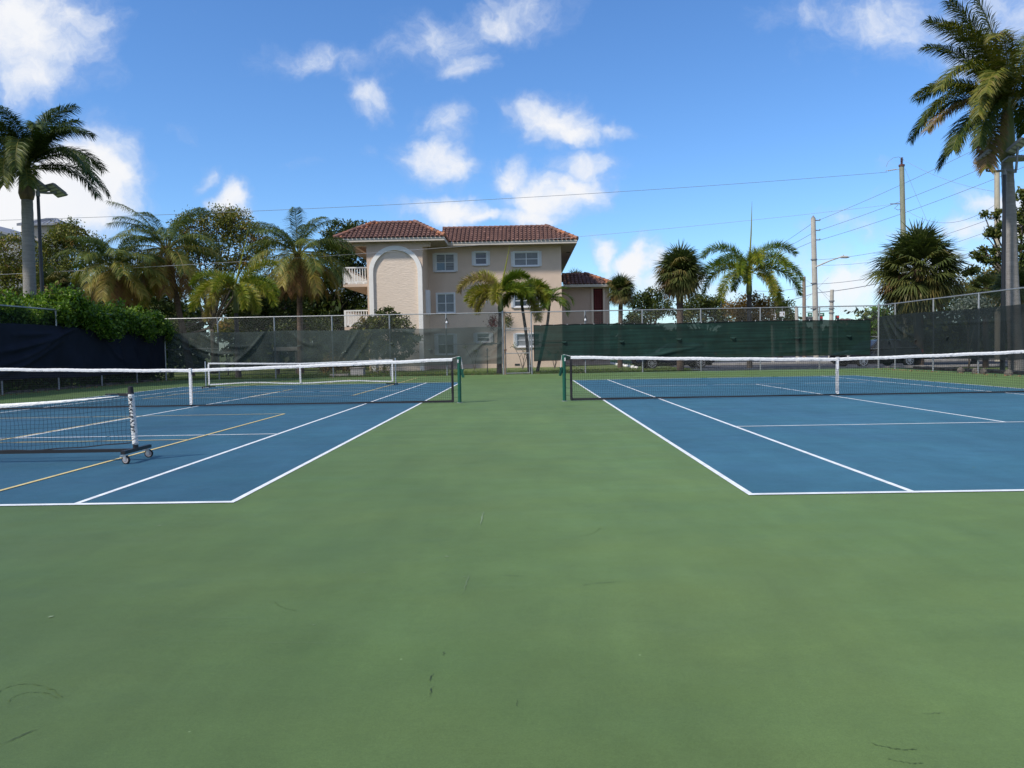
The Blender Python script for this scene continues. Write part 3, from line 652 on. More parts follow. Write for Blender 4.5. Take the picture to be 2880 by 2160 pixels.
# ------------------------------------------------------------------ portable pickleball nets
def caster(o, x, y, z, ang, side):
    r = .050; d = Vector((math.cos(ang), math.sin(ang), 0)); n_ = Vector((-d.y, d.x, 0)); c = Vector((x, y, r))+d*.012
    co = MB(); co.tube([(x, y, z-.01), (x, y, z+.005)], .022, 10); co.obox((x, y, z-.014), (.026, 0, 0), (0, .026, 0), (0, 0, .003))
    for s_ in (-1, 1): co.obox(Vector((x, y, 0))+d*.006+n_*(s_*.017)+Vector((0, 0, r+.022)), d*.018, n_*.0018, (0, 0, .034))
    co.obox(Vector((x, y, z-.02))-d*.035, d*.022, n_*.010, Vector((0, 0, .003))-d*.0)
    co.obox(Vector((x, y, z-.036))-d*.055, d*.010, n_*.010, (0, 0, .004))
    c0 = co.build('caster', m_steel, o)
    b = MB(); b.tube([c-n_*.012, c-n_*.009, c+n_*.009, c+n_*.012], [r*.9, r, r, r*.9], 22); b.build('tyre', m_tyre, c0)
    b = MB(); b.tube([c-n_*.0135, c+n_*.0135], r*.72, 18); b.tube([c-n_*.018, c+n_*.018], r*.2, 8)
    b.build('wheel_disc', m_wheelhub, c0)
def letters(parent, cx, cy, ztop):
    """the brand word printed down the sleeve, wrapped round the post"""
    z = ztop
    R_ = .0375
    for ch, sz in (('P', .078), ('i', .058), ('c', .058), ('k', .058), ('l', .058), ('e', .058), ('N', .084), ('e', .058), ('t', .058)):
        cu = bpy.data.curves.new('letter', 'FONT'); cu.body = ch.upper(); cu.size = sz; cu.shear = .25; cu.offset = .0022; cu.resolution_u = 3
        ob = bpy.data.objects.new('letter', cu); C.objects.link(ob)
        dg = bpy.context.evaluated_depsgraph_get(); me = bpy.data.meshes.new_from_object(ob.evaluated_get(dg)); C.objects.unlink(ob); bpy.data.objects.remove(ob)
        xs = [v_.co.x for v_ in me.vertices]; adv = max(xs)-min(xs); x0 = min(xs); hh = sz*.70
        for v_ in me.vertices:      # reading direction down the post, letter height across it
            down = (v_.co.x-x0)*1.02; acr = (v_.co.y-hh/2)*1.0
            a = acr/R_-.04; v_.co = (cx+R_*math.sin(a), cy-R_*math.cos(a)-.0015, z-down)
        me.materials.clear(); me.materials.append(m_black)
        q = bpy.data.objects.new('letter', me); C.objects.link(q); q.parent = parent
        z -= adv*1.02+.004
def portable_near():
    x, y = at(384, 1264, 9.12).x, 9.12; L_ = 6.70
    o = thing('portable_net', 'black wheeled pickleball net with a white sleeved post, parked across the left court', 'portable net', (x, y, 0))
    H0 = .885
    for xp, s_ in ((x, 1), (x-L_, -1)):
        b = MB(); b.obox((xp, y, .138), (.025, 0, 0), (0, .32, 0), (0, 0, .02)); ft = b.build('foot_bar', m_black, o)
        caster(o, xp, y-.27, .117, R(-12), 1); caster(o, xp, y+.27, .117, R(8), 1)
        lean = -.045 if s_ > 0 else .04
        P_ = lambda z: Vector((xp+lean*(z/.9), y, z))
        b = MB(); b.tube([P_(.158), P_(.20)], .030, 16); b.tube([P_(.2), P_(.87)], .021, 12); b.build('post', m_black, o)
        b = MB(); n = 26
        pts = []; rad = []
        for i in range(n+1):
            z = .195+(.80-.195)*i/n; pts.append(P_(z)); rad.append(.034+.0022*math.sin(i*1.9)+.0018*math.sin(i*4.3+1)+(.002 if i in (0, n) else 0))
        b.tube(pts, rad, 22); sl_ = b.build('post_sleeve', m_sleeve, o, smooth=True)
        b = MB(); b.tube([P_(.80), P_(.825), P_(.87), P_(.885), P_(.89)], [.036, .031, .029, .028, .010], 18)
        b.add([P_(.81)+Vector((-s_*.02, -.03, -.01)), P_(.815)+Vector((-s_*.15, -.028, .0)), P_(.80)+Vector((-s_*.13, -.028, -.02)), P_(.78)+Vector((-s_*.03, -.03, -.01))], [(0,1,2,3)])
        b.build('top_sleeve', m_band, o)
        if s_ > 0:
            # lettering follows the lean of the post
            before = set(bpy.data.objects); letters(sl_, 0, 0, .765)
            for q in set(bpy.data.objects)-before:
                if q.type == 'MESH':
                    for v_ in q.data.vertices: pp = P_(v_.co.z); v_.co.x += pp.x; v_.co.y += pp.y
    b = MB(); b.obox((x-L_/2, y, .128), (L_/2-.02, 0, 0), (0, .024, 0), (0, 0, .019)); b.build('cross_bar', m_black, o)
    b = MB(); b.obox((x-L_/2, y, .48), (.016, 0, 0), (0, .012, 0), (0, 0, .33)); b.build('center_strut', m_black, o)
    top = lambda xx: .80-.125*math.sin(math.pi*min(1, max(0, (x-xx)/L_)))**.75 if True else 0
    bot = lambda xx: .235-.085*min(1, max(0, (x-xx)/1.2))**.7 if x-xx < L_/2 else .235-.085*min(1, max(0, (xx-x+L_)/1.2))**.7
    b = MB(); x1, x0 = x-.06, x-L_+.06; nx = int((x1-x0)/.050); r = .0016; NR = 11
    def pos(xx, k): w = k/NR; return Vector((xx+.006*math.sin(xx*14+k), y-.012*math.sin(math.pi*w)*math.sin(xx*2.3), bot(xx)+(top(xx)-.02-bot(xx))*w+.004*math.sin(xx*11+k*1.7)))
    for i in range(nx+1): b.tube([pos(x0+(x1-x0)*i/nx, k) for k in range(NR+1)], r, 3, cap=False)
    for k in range(NR+1): b.tube([pos(x0+(x1-x0)*i/90, k) for i in range(91)], r, 3, cap=False)
    b.build('net_mesh', m_net, o)
    b = MB(); n = 80
    for i in range(n+1):
        xx = x0+(x1-.12-x0)*i/n; t = top(xx); h = .05*min(1, (n-i)/22+.18)*min(1, i/22+.18)
        b.v += [(xx, y-.008, t-h), (xx, y-.012, t-h*.5), (xx, y-.002, t), (xx, y+.010, t-h*.5), (xx, y+.008, t-h)]
    for i in range(n):
        for k in range(4): b.f.append((i*5+k, (i+1)*5+k, (i+1)*5+k+1, i*5+k+1)); b.t.append(0)
    b.build('headband', m_tape, o, smooth=True)
    b = MB(); b.tube([(x1+.04-(.16)*i/1, y-.01, .800) for i in range(3)], .010, 6); b.build('top_cord', m_band, o)
    b = MB(); b.tube([pos(x0+(x1-x0)*i/60, 0)+Vector((0, 0, -.004)) for i in range(61)], .007, 5); b.build('bottom_cord', m_band, o)
portable_near()
def portable_far():
    y = 28.8; xl, xr = at(586, 1060, y).x, at(1105, 1050, y).x; xm = (xl+xr)/2
    o = thing('portable_net', 'distant portable pickleball net edged all round with white tape, beyond the left tennis net', 'portable net', (xm, y, 0))
    top = lambda x: .95-.07*(1-abs(x-xm)/((xr-xl)/2))
    b = MB()
    n = 60; W_ = .028
    def band(f0, f1): 
        k = len(b.v)
        for i in range(n+1):
            x = xl+(xr-xl)*i/n; b.v += [(x, y, f0(x)), (x, y, f1(x))]; b.v += [(x, y+.012, f1(x)), (x, y+.012, f0(x))]
        for i in range(n):
            for a in range(4): b.f.append((k+4*i+a, k+4*i+4+a, k+4*i+4+(a+1) % 4, k+4*i+(a+1) % 4)); b.t.append(0)
    band(lambda x: top(x)-.055, top); b.build('headband', m_tape, o)
    b = MB(); band(lambda x: .13-.03*math.cos(5*(x-xm)/3), lambda x: .175-.03*math.cos(5*(x-xm)/3)); b.build('bottom_tape', m_tape, o)
    for x in (xl+.02, xr-.02): b = MB(); b.box(x-.03, x+.03, y-.014, y-.004, .13, top(x)-.06); b.build('side_tape', m_tape, o)
    b = MB(); b.box(xm-.03, xm+.03, y-.03, y-.015, .13, top(xm)-.01); b.build('center_strap', m_tape, o)
    for x, s_ in ((xl-.10, -1), (xr+.10, 1)):
        b = MB(); b.tube([(x, y, .05), (x, y, 1.0)], .026, 10); b.build('post', m_steel, o)
        b = MB(); b.obox((x, y, .05), (.02, 0, 0), (0, .35, 0), (0, 0, .02)); b.obox((x-s_*.18, y, .05), (.18, 0, 0), (0, .02, 0), (0, 0, .02))
        for yy in (-.32, .32): b.tube([(x-.012, y+yy, .028), (x+.012, y+yy, .028)], .028, 10)
        b.build('foot_bar', m_black, o)
    b = MB()
    k = xl
    while k < xr: b.tube([(k, y, .15), (k, y, top(k)-.05)], .0012, 3, cap=False); k += .05
    for i in range(16): z = .17+i*.048; b.tube([(xl, y, z), (xr, y, z)], .0012, 3, cap=False)
    b.build('net_mesh', m_net, o)
portable_far()

# ------------------------------------------------------------------ floodlight poles
def flood_pole(label, x, y, top, heads, r=.075):
    o = thing('floodlight_pole', label, 'floodlight pole', (x, y, 0))
    b = MB(); b.tube([(x, y, -.05), (x, y, top*.5), (x, y, top)], [r*1.15, r, r*.8], 14); b.build('pole', m_black, o)
    b = MB(); b.tube([(x, y, top), (x, y, top+.22)], r*1.05, 14); b.build('pole_cap', m_lampg, o)
    z = top+.16; ends = [h[0] for h in heads]
    b = MB()
    for hx, hy, hz, *_ in heads:
        b.tube([(x, y, z), (x+hx*.55, y+hy*.55-.0, z-.03), (x+hx*.9, y+hy*.9, z-.02), (x+hx, y+hy, z+hz)], .045, 8)
    b.build('mounting_arm', m_lampg, o)
    for hx, hy, hz, az, tilt, wd, dp in heads:
        c = Vector((x+hx, y+hy, z+hz+.10)); rot = Matrix.Rotation(az, 3, 'Z') @ Matrix.Rotation(tilt, 3, 'X')
        ux, uy, uz = rot @ Vector((1, 0, 0)), rot @ Vector((0, 1, 0)), rot @ Vector((0, 0, 1))
        b = MB(); b.obox(c, ux*wd, uy*dp, uz*.035)
        for k in range(9): b.obox(c+ux*(wd*(-.85+k*.2125))+uz*.055, ux*.008, uy*dp*.8, uz*.025)
        b.obox(c+uz*.05-uy*dp*.1, ux*wd*.35, uy*dp*.35, uz*.05)
        ho = b.build('floodlight_head', m_lampg, o)
        b = MB()
        for k in range(4): b.obox(c-uz*.037+uy*dp*(-.66+k*.44), ux*wd*.88, uy*dp*.13, uz*.004)
        b.build('lens_strip', m_lens, ho)
        b = MB(); b.tube([c-uz*.02, Vector((x+hx, y+hy, z+hz-.03))], .035, 8); b.build('bracket', m_lampg, ho)
pl = at(113, 640, 31.0)
tl = at(109, 552, 31.0).z
flood_pole('black floodlight pole with two lamp heads beside the tall left royal palm', at(118, 800, 31.0).x, 31.0, tl,
    [(.02, -.0, .16, R(-32), R(-34), .36, .34), (.66, .1, -.02, R(-32), R(-34), .36, .34)])
tr_ = at(2817, 492, 30.3)
flood_pole('black floodlight pole with three lamp heads in front of the tall right royal palm', at(2822, 800, 30.3).x, 30.3, tr_.z,
    [(-.80, -.1, .38, R(38), R(-36), .36, .34), (.30, -.3, .75, R(38), R(-36), .36, .34), (.62, .25, .40, R(-10), R(-6), .42, .28)])

# ------------------------------------------------------------------ palms
Z3 = Vector((0, 0, 1))
def frond(b, br, base, az, el, Lf, droop, ll, n, kind, tint, w=.045, curl=0.0):
    NS = 12; p = Vector(base); pts = [p.copy()]; dirs = []
    for i in range(NS):
        t = (i+.5)/NS; e = el-droop*t**1.35; a = az+curl*t
        d = Vector((math.sin(a)*math.cos(e), math.cos(a)*math.cos(e), math.sin(e))); dirs.append(d); p = p+d*(Lf/NS); pts.append(p.copy())
    br.tube(pts, [.032*(1-i/NS*.85)*(Lf/3.3)**.5 for i in range(NS+1)], 4, cap=False, tint=min(.8, tint+.4))
    t0 = {'coco': .16, 'royal': .10, 'fox': .14, 'xmas': .10}[kind]
    ranks = {'coco': ((1, 0, 0),), 'royal': ((1, .32, 0), (1, -.25, .3)), 'fox': ((1, .9, 0), (.9, -.45, .25), (1, .15, .5), (.6, 1.6, .75)), 'xmas': ((1, .35, 0),)}[kind]
    for i in range(n):
        for (cs, lift, ph) in ranks:
            t = t0+(1-t0)*((i+ph)/n); k = min(NS-1, int(t*NS)); f = t*NS-k; q = pts[k].lerp(pts[k+1], f); T = dirs[k]
            s_ = T.cross(Z3); s_ = s_.normalized() if s_.length > .15 else Vector((math.cos(az), -math.sin(az), 0))
            nn = s_.cross(T)
            prof = (math.sin(math.pi*min(1, (t-t0+.12)/(1.12-t0+.10)))**.55)
            for sg in (-1, 1):
                fw_ = .45+.7*t+random.uniform(-.12, .12); lf_ = lift+random.uniform(-.18, .18)
                if kind == 'fox': lf_ = lift+random.uniform(-.5, .5)
                d = (s_*sg*cs+T*fw_+nn*lf_).normalized()
                g = {'coco': .85, 'royal': .45, 'fox': .16, 'xmas': .3}[kind]+random.uniform(-.15, .4)
                Ll = ll*prof*random.uniform(.85, 1.1)
                if Ll < .05: continue
                p1 = q+d*Ll*.45; d2 = (d-Z3*g).normalized(); p2 = p1+d2*Ll*.55
                wv = T-d*T.dot(d); wv = wv.normalized()*w*.5 if wv.length > .01 else s_*w*.5
                wv = (wv+Vector((random.uniform(-1, 1), random.uniform(-1, 1), random.uniform(-1, 1)))*w*.2)
                o = len(b.v); b.v += [(q-wv*.5)[:], (q+wv*.5)[:], (p1+wv)[:], (p1-wv)[:], p2[:]]
                b.f += [(o, o+1, o+2, o+3), (o+3, o+2, o+4)]; tt = min(1, max(0, tint+random.uniform(-.20, .22))); b.t += [tt, min(1, tt+.05)]
def trunk(name, pts, rad, m, parent, rings=0, n=12):
    """smooth trunk through the points, ringed with leaf scars"""
    P_ = [Vector(p) for p in pts]; out = []; rr = []
    K = 14
    for i in range(len(P_)-1):
        p0, p1, p2, p3 = P_[max(0, i-1)], P_[i], P_[i+1], P_[min(len(P_)-1, i+2)]
        for k in range(K):
            t = k/K; q = .5*((2*p1)+(p2-p0)*t+(2*p0-5*p1+4*p2-p3)*t*t+(3*p1-p0-3*p2+p3)*t**3); out.append(q); rr.append(rad[i]+(rad[i+1]-rad[i])*t)
    out.append(P_[-1]); rr.append(rad[-1])
    rr = [r*(1+(.022 if rings and i % 2 else -.012 if rings else random.uniform(-.03, .03))) for i, r in enumerate(rr)]
    b = MB(); b.tube(out, rr, n); return b.build(name, m, parent, smooth=True)
def feather_palm(label, base, top, kind, specs, m, trunk_r, trunk_m, Lf, ll, n, name, shaft=None, shaft_m=None, spear=None, w=.045, mid=None, seed=0, nuts=False, group=None, dead=()):
    """specs: list of (azimuth deg, start elevation deg, length factor, droop deg, tint)"""
    random.seed(seed+11)
    base, top = Vector(base), Vector(top)
    o = thing(name, label, 'palm tree', (base.x, base.y, 0), group)
    pts = [base-Vector((0, 0, .2))]+([Vector(q) for q in mid] if mid else [base.lerp(top, .5)])+[top]
    rad = [trunk_r*1.25]+[trunk_r*.98]*(len(pts)-2)+[trunk_r*.85]
    trunk('trunk', pts, rad, trunk_m, o, rings=1)
    c = top.copy()
    if shaft:
        b = MB(); r0 = trunk_r*1.02; b.tube([top-Z3*.02, top+Z3*shaft*.15, top+Z3*shaft*.5, top+Z3*shaft], [r0*.95, r0*1.22, r0*1.0, r0*.55], 12); b.build('crownshaft', shaft_m, o, smooth=True); c = top+Z3*shaft
    b = MB(); br = MB(); dd = MB()
    for (az, el, lf, dr, tn) in specs:
        hb = c+Vector((math.sin(R(az)), math.cos(R(az)), 0))*trunk_r*.6-Z3*random.uniform(0, .25)*(shaft or .5)
        frond(dd if tn > .84 else b, br, hb, R(az), R(el), Lf*lf, R(dr), ll*random.uniform(.9, 1.1), n, kind, tn, w, curl=random.uniform(-.35, .35))
    br.build('frond_ribs', m, o)
    b.build('crown', m, o)
    if dd.v: tag(dd.build('dead_fronds', m, o), 'dry brown fronds')
    if spear is not None:
        b = MB(); s_ = Vector(spear); mid_ = c.lerp(s_, .5)+Vector((.03, 0, .03)); b.tube([c-Z3*.1, mid_, s_], [.05, .035, .006], 6, tint=.6); b.build('spear_leaf', m, o)
    if nuts:
        for i in range(nuts):
            a = random.uniform(0, 6.28); q = top+Vector((math.cos(a)*.28, math.sin(a)*.28, random.uniform(-.35, .05)))
            b = MB(); b.tube([q+Z3*.12, q+Z3*.08, q, q-Z3*.08, q-Z3*.12], [.01, .08, .11, .08, .01], 8); b.build('coconut', m_nut, o, smooth=True)
    return o
def ring(n, el, lf, dr, tn, jit=8, a0=0, skip=None, seed=1):
    rn = random.Random(seed*31+n); out = []
    for i in range(n):
        a = a0+360*i/n+rn.uniform(-jit, jit)
        out.append((a, el+rn.uniform(-7, 7), lf*rn.uniform(.9, 1.06), dr+rn.uniform(-12, 12), min(1, max(0, tn+rn.uniform(-.06, .08)))))
    return out
# royal palms
yb = 31.3
feather_palm('tall royal palm at the left edge with smooth grey trunk', at(88, 1000, yb).xy.to_3d(), at(76, 560, yb), 'royal',
   [(93, 30, .93, 105, .25), (98, 52, .9, 82, .15), (100, 68, .85, 70, .15), (80, 12, .85, 80, .25), (60, 72, .85, 95, .2), (265, 35, 1.0, 105, .2), (250, 60, 1, 95, .2), (20, 80, .85, 45, .1), (190, 74, .9, 125, .3), (215, 40, 1, 125, .4),
    (150, 35, 1, 125, .4), (170, 15, .9, 110, .45), (235, 10, .9, 90, .3), (60, 20, .9, 90, .2), (310, 40, 1, 95, .2), (340, 60, .95, 90, .15), (30, 45, .95, 95, .15),
    (285, 62, .9, 75, .15), (80, 78, .85, 62, .12), (130, 62, .9, 100, .25), (200, -15, .7, 60, .5), (180, 60, 1, 120, .35), (160, 74, .95, 100, .2), (225, 65, 1, 110, .3), (275, 8, .9, 90, .3), (105, 30, 1.0, 100, .3), (200, 20, .85, 100, .4), (150, 8, .7, 80, .45)],
   m_royal, .24, m_trunkg, 3.65, .72, 84, 'royal_palm', shaft=1.5, shaft_m=m_shaftb, seed=1, w=.032)
yb = 31.0
feather_palm('tall royal palm at the right edge, its crown running out of the top corner', at(2861, 1010, yb).xy.to_3d(), at(2832, 452, yb), 'royal',
   [(268, 26, .95, 98, .45), (262, 2, .95, 55, .92), (255, -14, .9, 60, .35), (280, 48, .95, 85, .5), (268, 80, 1.25, 42, .45), (280, 86, 1.3, 30, .45), (240, 50, 1.1, 115, .55), (225, 30, 1.0, 110, .6), (215, 45, 1.05, 115, .62), (150, 10, .9, 110, .5),
    (170, 50, 1.1, 120, .6), (150, 30, 1.0, 110, .5), (270, 64, 1.05, 62, .4), (285, 72, 1.15, 50, .45), (60, 75, 1.1, 50, .45), (250, 76, 1.1, 70, .6), (100, 62, 1.1, 80, .5), (90, 30, 1, 100, .4),
    (75, 5, .8, 70, .3), (300, 25, 1, 95, .3), (320, 55, 1, 85, .25), (20, 50, 1, 80, .3), (50, 30, 1, 95, .3), (210, 68, 1.1, 105, .68), (150, 72, 1.1, 90, .6), (235, -22, .85, 55, .35), (240, -40, .8, 40, .9), (130, -10, .8, 80, .5), (275, -25, .85, 45, .3)],
   m_royal, .235, m_trunkg, 3.85, .82, 110, 'royal_palm', shaft=2.55, shaft_m=m_shaft, mid=[at(2847, 800, yb), at(2839, 600, yb)], seed=2, w=.034)
# coconut palms
def coco(label, px, py, bx_, Y, Lf, seed, hang, extra=()):
    sp = list(extra)+ring(6, 70, .95, 75, .12, seed=seed)+ring(8, 42, 1.0, 85, .22, a0=20, seed=seed+1)+ring(8, 12, 1.0, 72, .38, a0=5, seed=seed+2)+ring(hang, -22, .95, 50, .60, a0=14, seed=seed+3)+ring(8, -50, .8, 30, .95, a0=30, seed=seed+4)
    t = at(px, py, Y); bb = at(bx_, 1040, Y); bb.z = 0
    feather_palm(label, bb, t, 'coco', sp, m_coco, .17, m_trunkb, Lf, .95, 88, 'coconut_palm', seed=seed, w=.029, nuts=5, group='coconut palms behind the back fence')
coco('tallest coconut palm with a leaning trunk, left of the bright foxtail palm', 468, 700, 540, 46, 3.9, 21, 7, ((265, 68, 1.1, 60, .15), (280, 55, 1.0, 70, .15), (60, 78, .9, 60, .1)))
coco('short coconut palm with drooping yellow fronds above the middle of the hedge', 322, 752, 324, 43.5, 3.0, 31, 7)
coco('shaggy coconut palm with many hanging brown fronds, just left of the apartment building', 840, 712, 846, 46, 3.5, 41, 11, ((270, 60, 1.05, 80, .1), (80, 45, 1, 90, .15), (100, 0, 1, 75, .3)))
# foxtail palms
def foxtail(label, px, py, bx_, Y, Lf, seed, specs, spear=None, shaft=1.0, tr=.13, kind='fox', ll=.52, n=54, mid=None, name='foxtail_palm', tm=None):
    t = at(px, py, Y); bb = at(bx_, 1040, Y); bb.z = 0
    feather_palm(label, bb, t, kind, specs, m_fox, tr, tm or m_trunkd, Lf, ll, n, name, shaft=shaft, shaft_m=m_shaft, spear=spear, seed=seed, w=.028, mid=mid)
foxtail('bright green foxtail palm with a tall upright spear leaf, between two coconut palms', 664, 880, 670, 40.2, 2.35, 51,
   [(268, 55, 1.2, 110, .35), (275, 30, 1.15, 100, .3), (255, 12, 1.1, 95, .5), (82, 62, 1.1, 70, .55), (90, 32, 1.1, 105, .3), (98, 8, 1.1, 85, .45), (180, 50, 1, 130, .5), (200, 15, 1.05, 100, .72), (150, 0, .95, 90, .5),
    (230, 20, 1, 115, .55), (330, 50, 1, 90, .3), (30, 40, 1, 90, .3), (120, -10, 1, 80, .55), (235, -25, .95, 60, .85), (110, -30, .8, 50, .8)], at(700, 637, 40.2), shaft=1.5)
foxtail('foxtail palm by the gate post, hung with potted plants, one long frond drooping left', 1408, 878, 1404, 39.6, 1.95, 61,
   [(262, 48, 1.25, 118, .88), (268, 35, 1.0, 110, .6), (250, 20, .9, 100, .68), (190, 30, .9, 120, .65), (240, -5, .85, 80, .78), (75, 60, .85, 85, .3), (100, 35, .8, 100, .35), (60, 72, .85, 70, .25), (290, 70, .9, 80, .62), (320, 40, .9, 100, .5), (30, 50, .9, 100, .3)], at(1434, 690, 39.6), shaft=1.15, tr=.12, mid=[at(1405, 960, 39.6)])
foxtail('foxtail palm with a thin dark leaning trunk behind the gate', 1468, 858, 1490, 41.0, 1.4, 71,
   [(88, 45, 1.15, 115, .4), (110, 20, 1.2, 100, .6), (95, -5, 1.1, 75, .88), (180, 35, 1, 120, .5), (270, 50, .9, 100, .3), (230, 10, .9, 100, .45), (60, 60, 1, 90, .3), (0, 50, 1, 90, .3), (130, -30, 1.3, 55, .75), (150, 30, 1, 110, .35)], None, shaft=.7, tr=.085, mid=[at(1481, 950, 41)])
foxtail('small dark green palm with a curved thin trunk right of the gate', 1545, 860, 1508, 41.3, 1.25, 81,
   [(90, 40, 1.2, 125, .2), (100, 10, 1.15, 110, .25), (270, 50, 1.0, 110, .2), (250, 15, .9, 110, .25), (180, 60, .9, 110, .4), (200, 20, .9, 110, .3), (60, 65, 1, 80, .2), (320, 60, 1, 80, .2), (120, -5, 1.1, 90, .3), (150, 25, 1, 110, .3), (10, 40, 1, 90, .2), (230, 70, .9, 70, .3)], None, shaft=.4, tr=.075, kind='xmas', ll=.58, n=46, mid=[at(1537, 925, 41.3)], name='christmas_palm')
foxtail('large foxtail palm with a tall needle-like spear leaf, behind the green screen on the right', 2107, 828, 2108, 41.0, 2.6, 91,
   [(272, 62, 1.15, 115, .25), (85, 62, 1.15, 110, .25), (268, 35, 1.15, 100, .25), (92, 35, 1.2, 105, .25), (260, 12, 1.15, 95, .45), (240, -2, 1.1, 80, .5), (105, 8, 1.2, 90, .35), (180, 62, .9, 140, .5), (160, 10, 1, 110, .6), (200, 30, .9, 115, .5),
    (330, 50, 1, 90, .2), (30, 50, 1, 90, .2), (0, 20, 1, 90, .25), (120, -20, .9, 70, .6), (215, 40, 1, 110, .35), (145, 45, 1, 110, .35)], at(2115, 566, 41), shaft=1.4)
# fan palms
def fan_leaf(b, base, d, pet, rad, tint, nseg=26):
    d = Vector(d).normalized(); s_ = d.cross(Z3); s_ = s_.normalized() if s_.length > .1 else Vector((1, 0, 0)); nn = s_.cross(d)
    h = Vector(base)+d*pet-Z3*.06*pet
    b.tube([base, Vector(base)+d*pet*.6, h], [.022, .018, .014], 3, cap=False, tint=min(1, tint+.2))
    roll = random.uniform(-.5, .5); s_, nn = s_*math.cos(roll)+nn*math.sin(roll), nn*math.cos(roll)-s_*math.sin(roll)
    for i in range(nseg):
        a = (-1+2*(i+.5)/nseg)*R(118); q = d*math.cos(a)+s_*math.sin(a)
        q = (q-nn*.22*abs(math.sin(a))+Vector([random.uniform(-.05, .05) for _ in range(3)])).normalized()
        Ll = rad*(.80+.22*math.cos(a))*random.uniform(.88, 1.05)
        g = .38+.5*(tint > .5)+random.uniform(0, .35)
        p1 = h+q*Ll*.5; q2 = (q-Z3*g).normalized(); p2 = p1+q2*Ll*.5
        wv = q.cross(nn).normalized()*rad*.034
        o = len(b.v); b.v += [h[:], (p1+wv)[:], p2[:], (p1-wv)[:]]
        b.f += [(o, o+1, o+2, o+3)]; b.t.append(min(1, max(0, tint+random.uniform(-.1, .1))))
def fan_palm(label, px, pyc, pxb, Y, radius, n, seed, trunk_r=.17, zc=None, low=-35, leafr=.62, name='sabal_palm', squash=1.0):
    random.seed(seed)
    c = at(px, pyc, Y); bb = at(pxb, 1040, Y); bb.z = 0
    o = thing(name, label, 'palm tree', (bb.x, bb.y, 0)); trunk('trunk', [bb-Z3*.2, bb.lerp(c, .5), c], [trunk_r*1.15, trunk_r, trunk_r*.9], m_trunkb, o, rings=1)
    b = MB(); dd = MB()
    for i in range(n):
        f = (i+.5)/n; el = R(88)-(R(88)-R(low))*f**.85; az = i*2.39996+random.uniform(-.2, .2)
        d = Vector((math.cos(az)*math.cos(el), math.sin(az)*math.cos(el), math.sin(el)*squash))
        tn = .12+.55*f**1.3+random.uniform(-.12, .12)+(.35 if random.random() < .10+.2*f else 0)
        fan_leaf(dd if tn > .78 else b, c, d, radius*(1-leafr)*random.uniform(.75, 1.1), radius*leafr*random.uniform(.85, 1.1), tn)
    b.build('crown', m_fan, o)
    if dd.v: tag(dd.build('dead_leaves', m_fan, o), 'brown dry fan leaves')
    b = MB(); b.tube([c-Z3*.7, c-Z3*.3, c+Z3*.1], [trunk_r*1.0, trunk_r*1.5, trunk_r*.8], 10, tint=.9); b.build('boot_stubs', m_trunkb, o)
    return o
fan_palm('shaggy sabal palm with brown-tinged fan leaves, left of the large foxtail palm', 1911, 768, 1914, 39.9, 1.7, 100, 5, low=-62, squash=1.05)
fan_palm('small round sabal palm beside the low stair block of the building', 1746, 815, 1744, 50, 1.32, 74, 6, trunk_r=.15, low=-62)
fan_palm('fan palm of which only the top shows over the tiled roof of the stair block', 1618, 800, 1618, 68, 1.55, 44, 7, low=-40)
fan_palm('wide dense sabal palm in front of the tall wooden utility pole', 2582, 762, 2585, 42.0, 2.85, 145, 8, trunk_r=.22, low=-70, leafr=.50)
fan_palm('low saw palmetto behind the right side fence at the edge of the picture', 2860, 815, 2862, 34.5, 1.35, 46, 9, trunk_r=.12, low=-70)
fan_palm('low fan palm half hidden behind the tall right royal palm', 2772, 812, 2772, 38.0, 1.15, 40, 10, trunk_r=.12, low=-70)
fan_palm('dark fan palm under the trees behind the hedge, right of the left floodlight pole', 152, 812, 150, 41.0, 1.5, 46, 12, trunk_r=.13, low=-60)

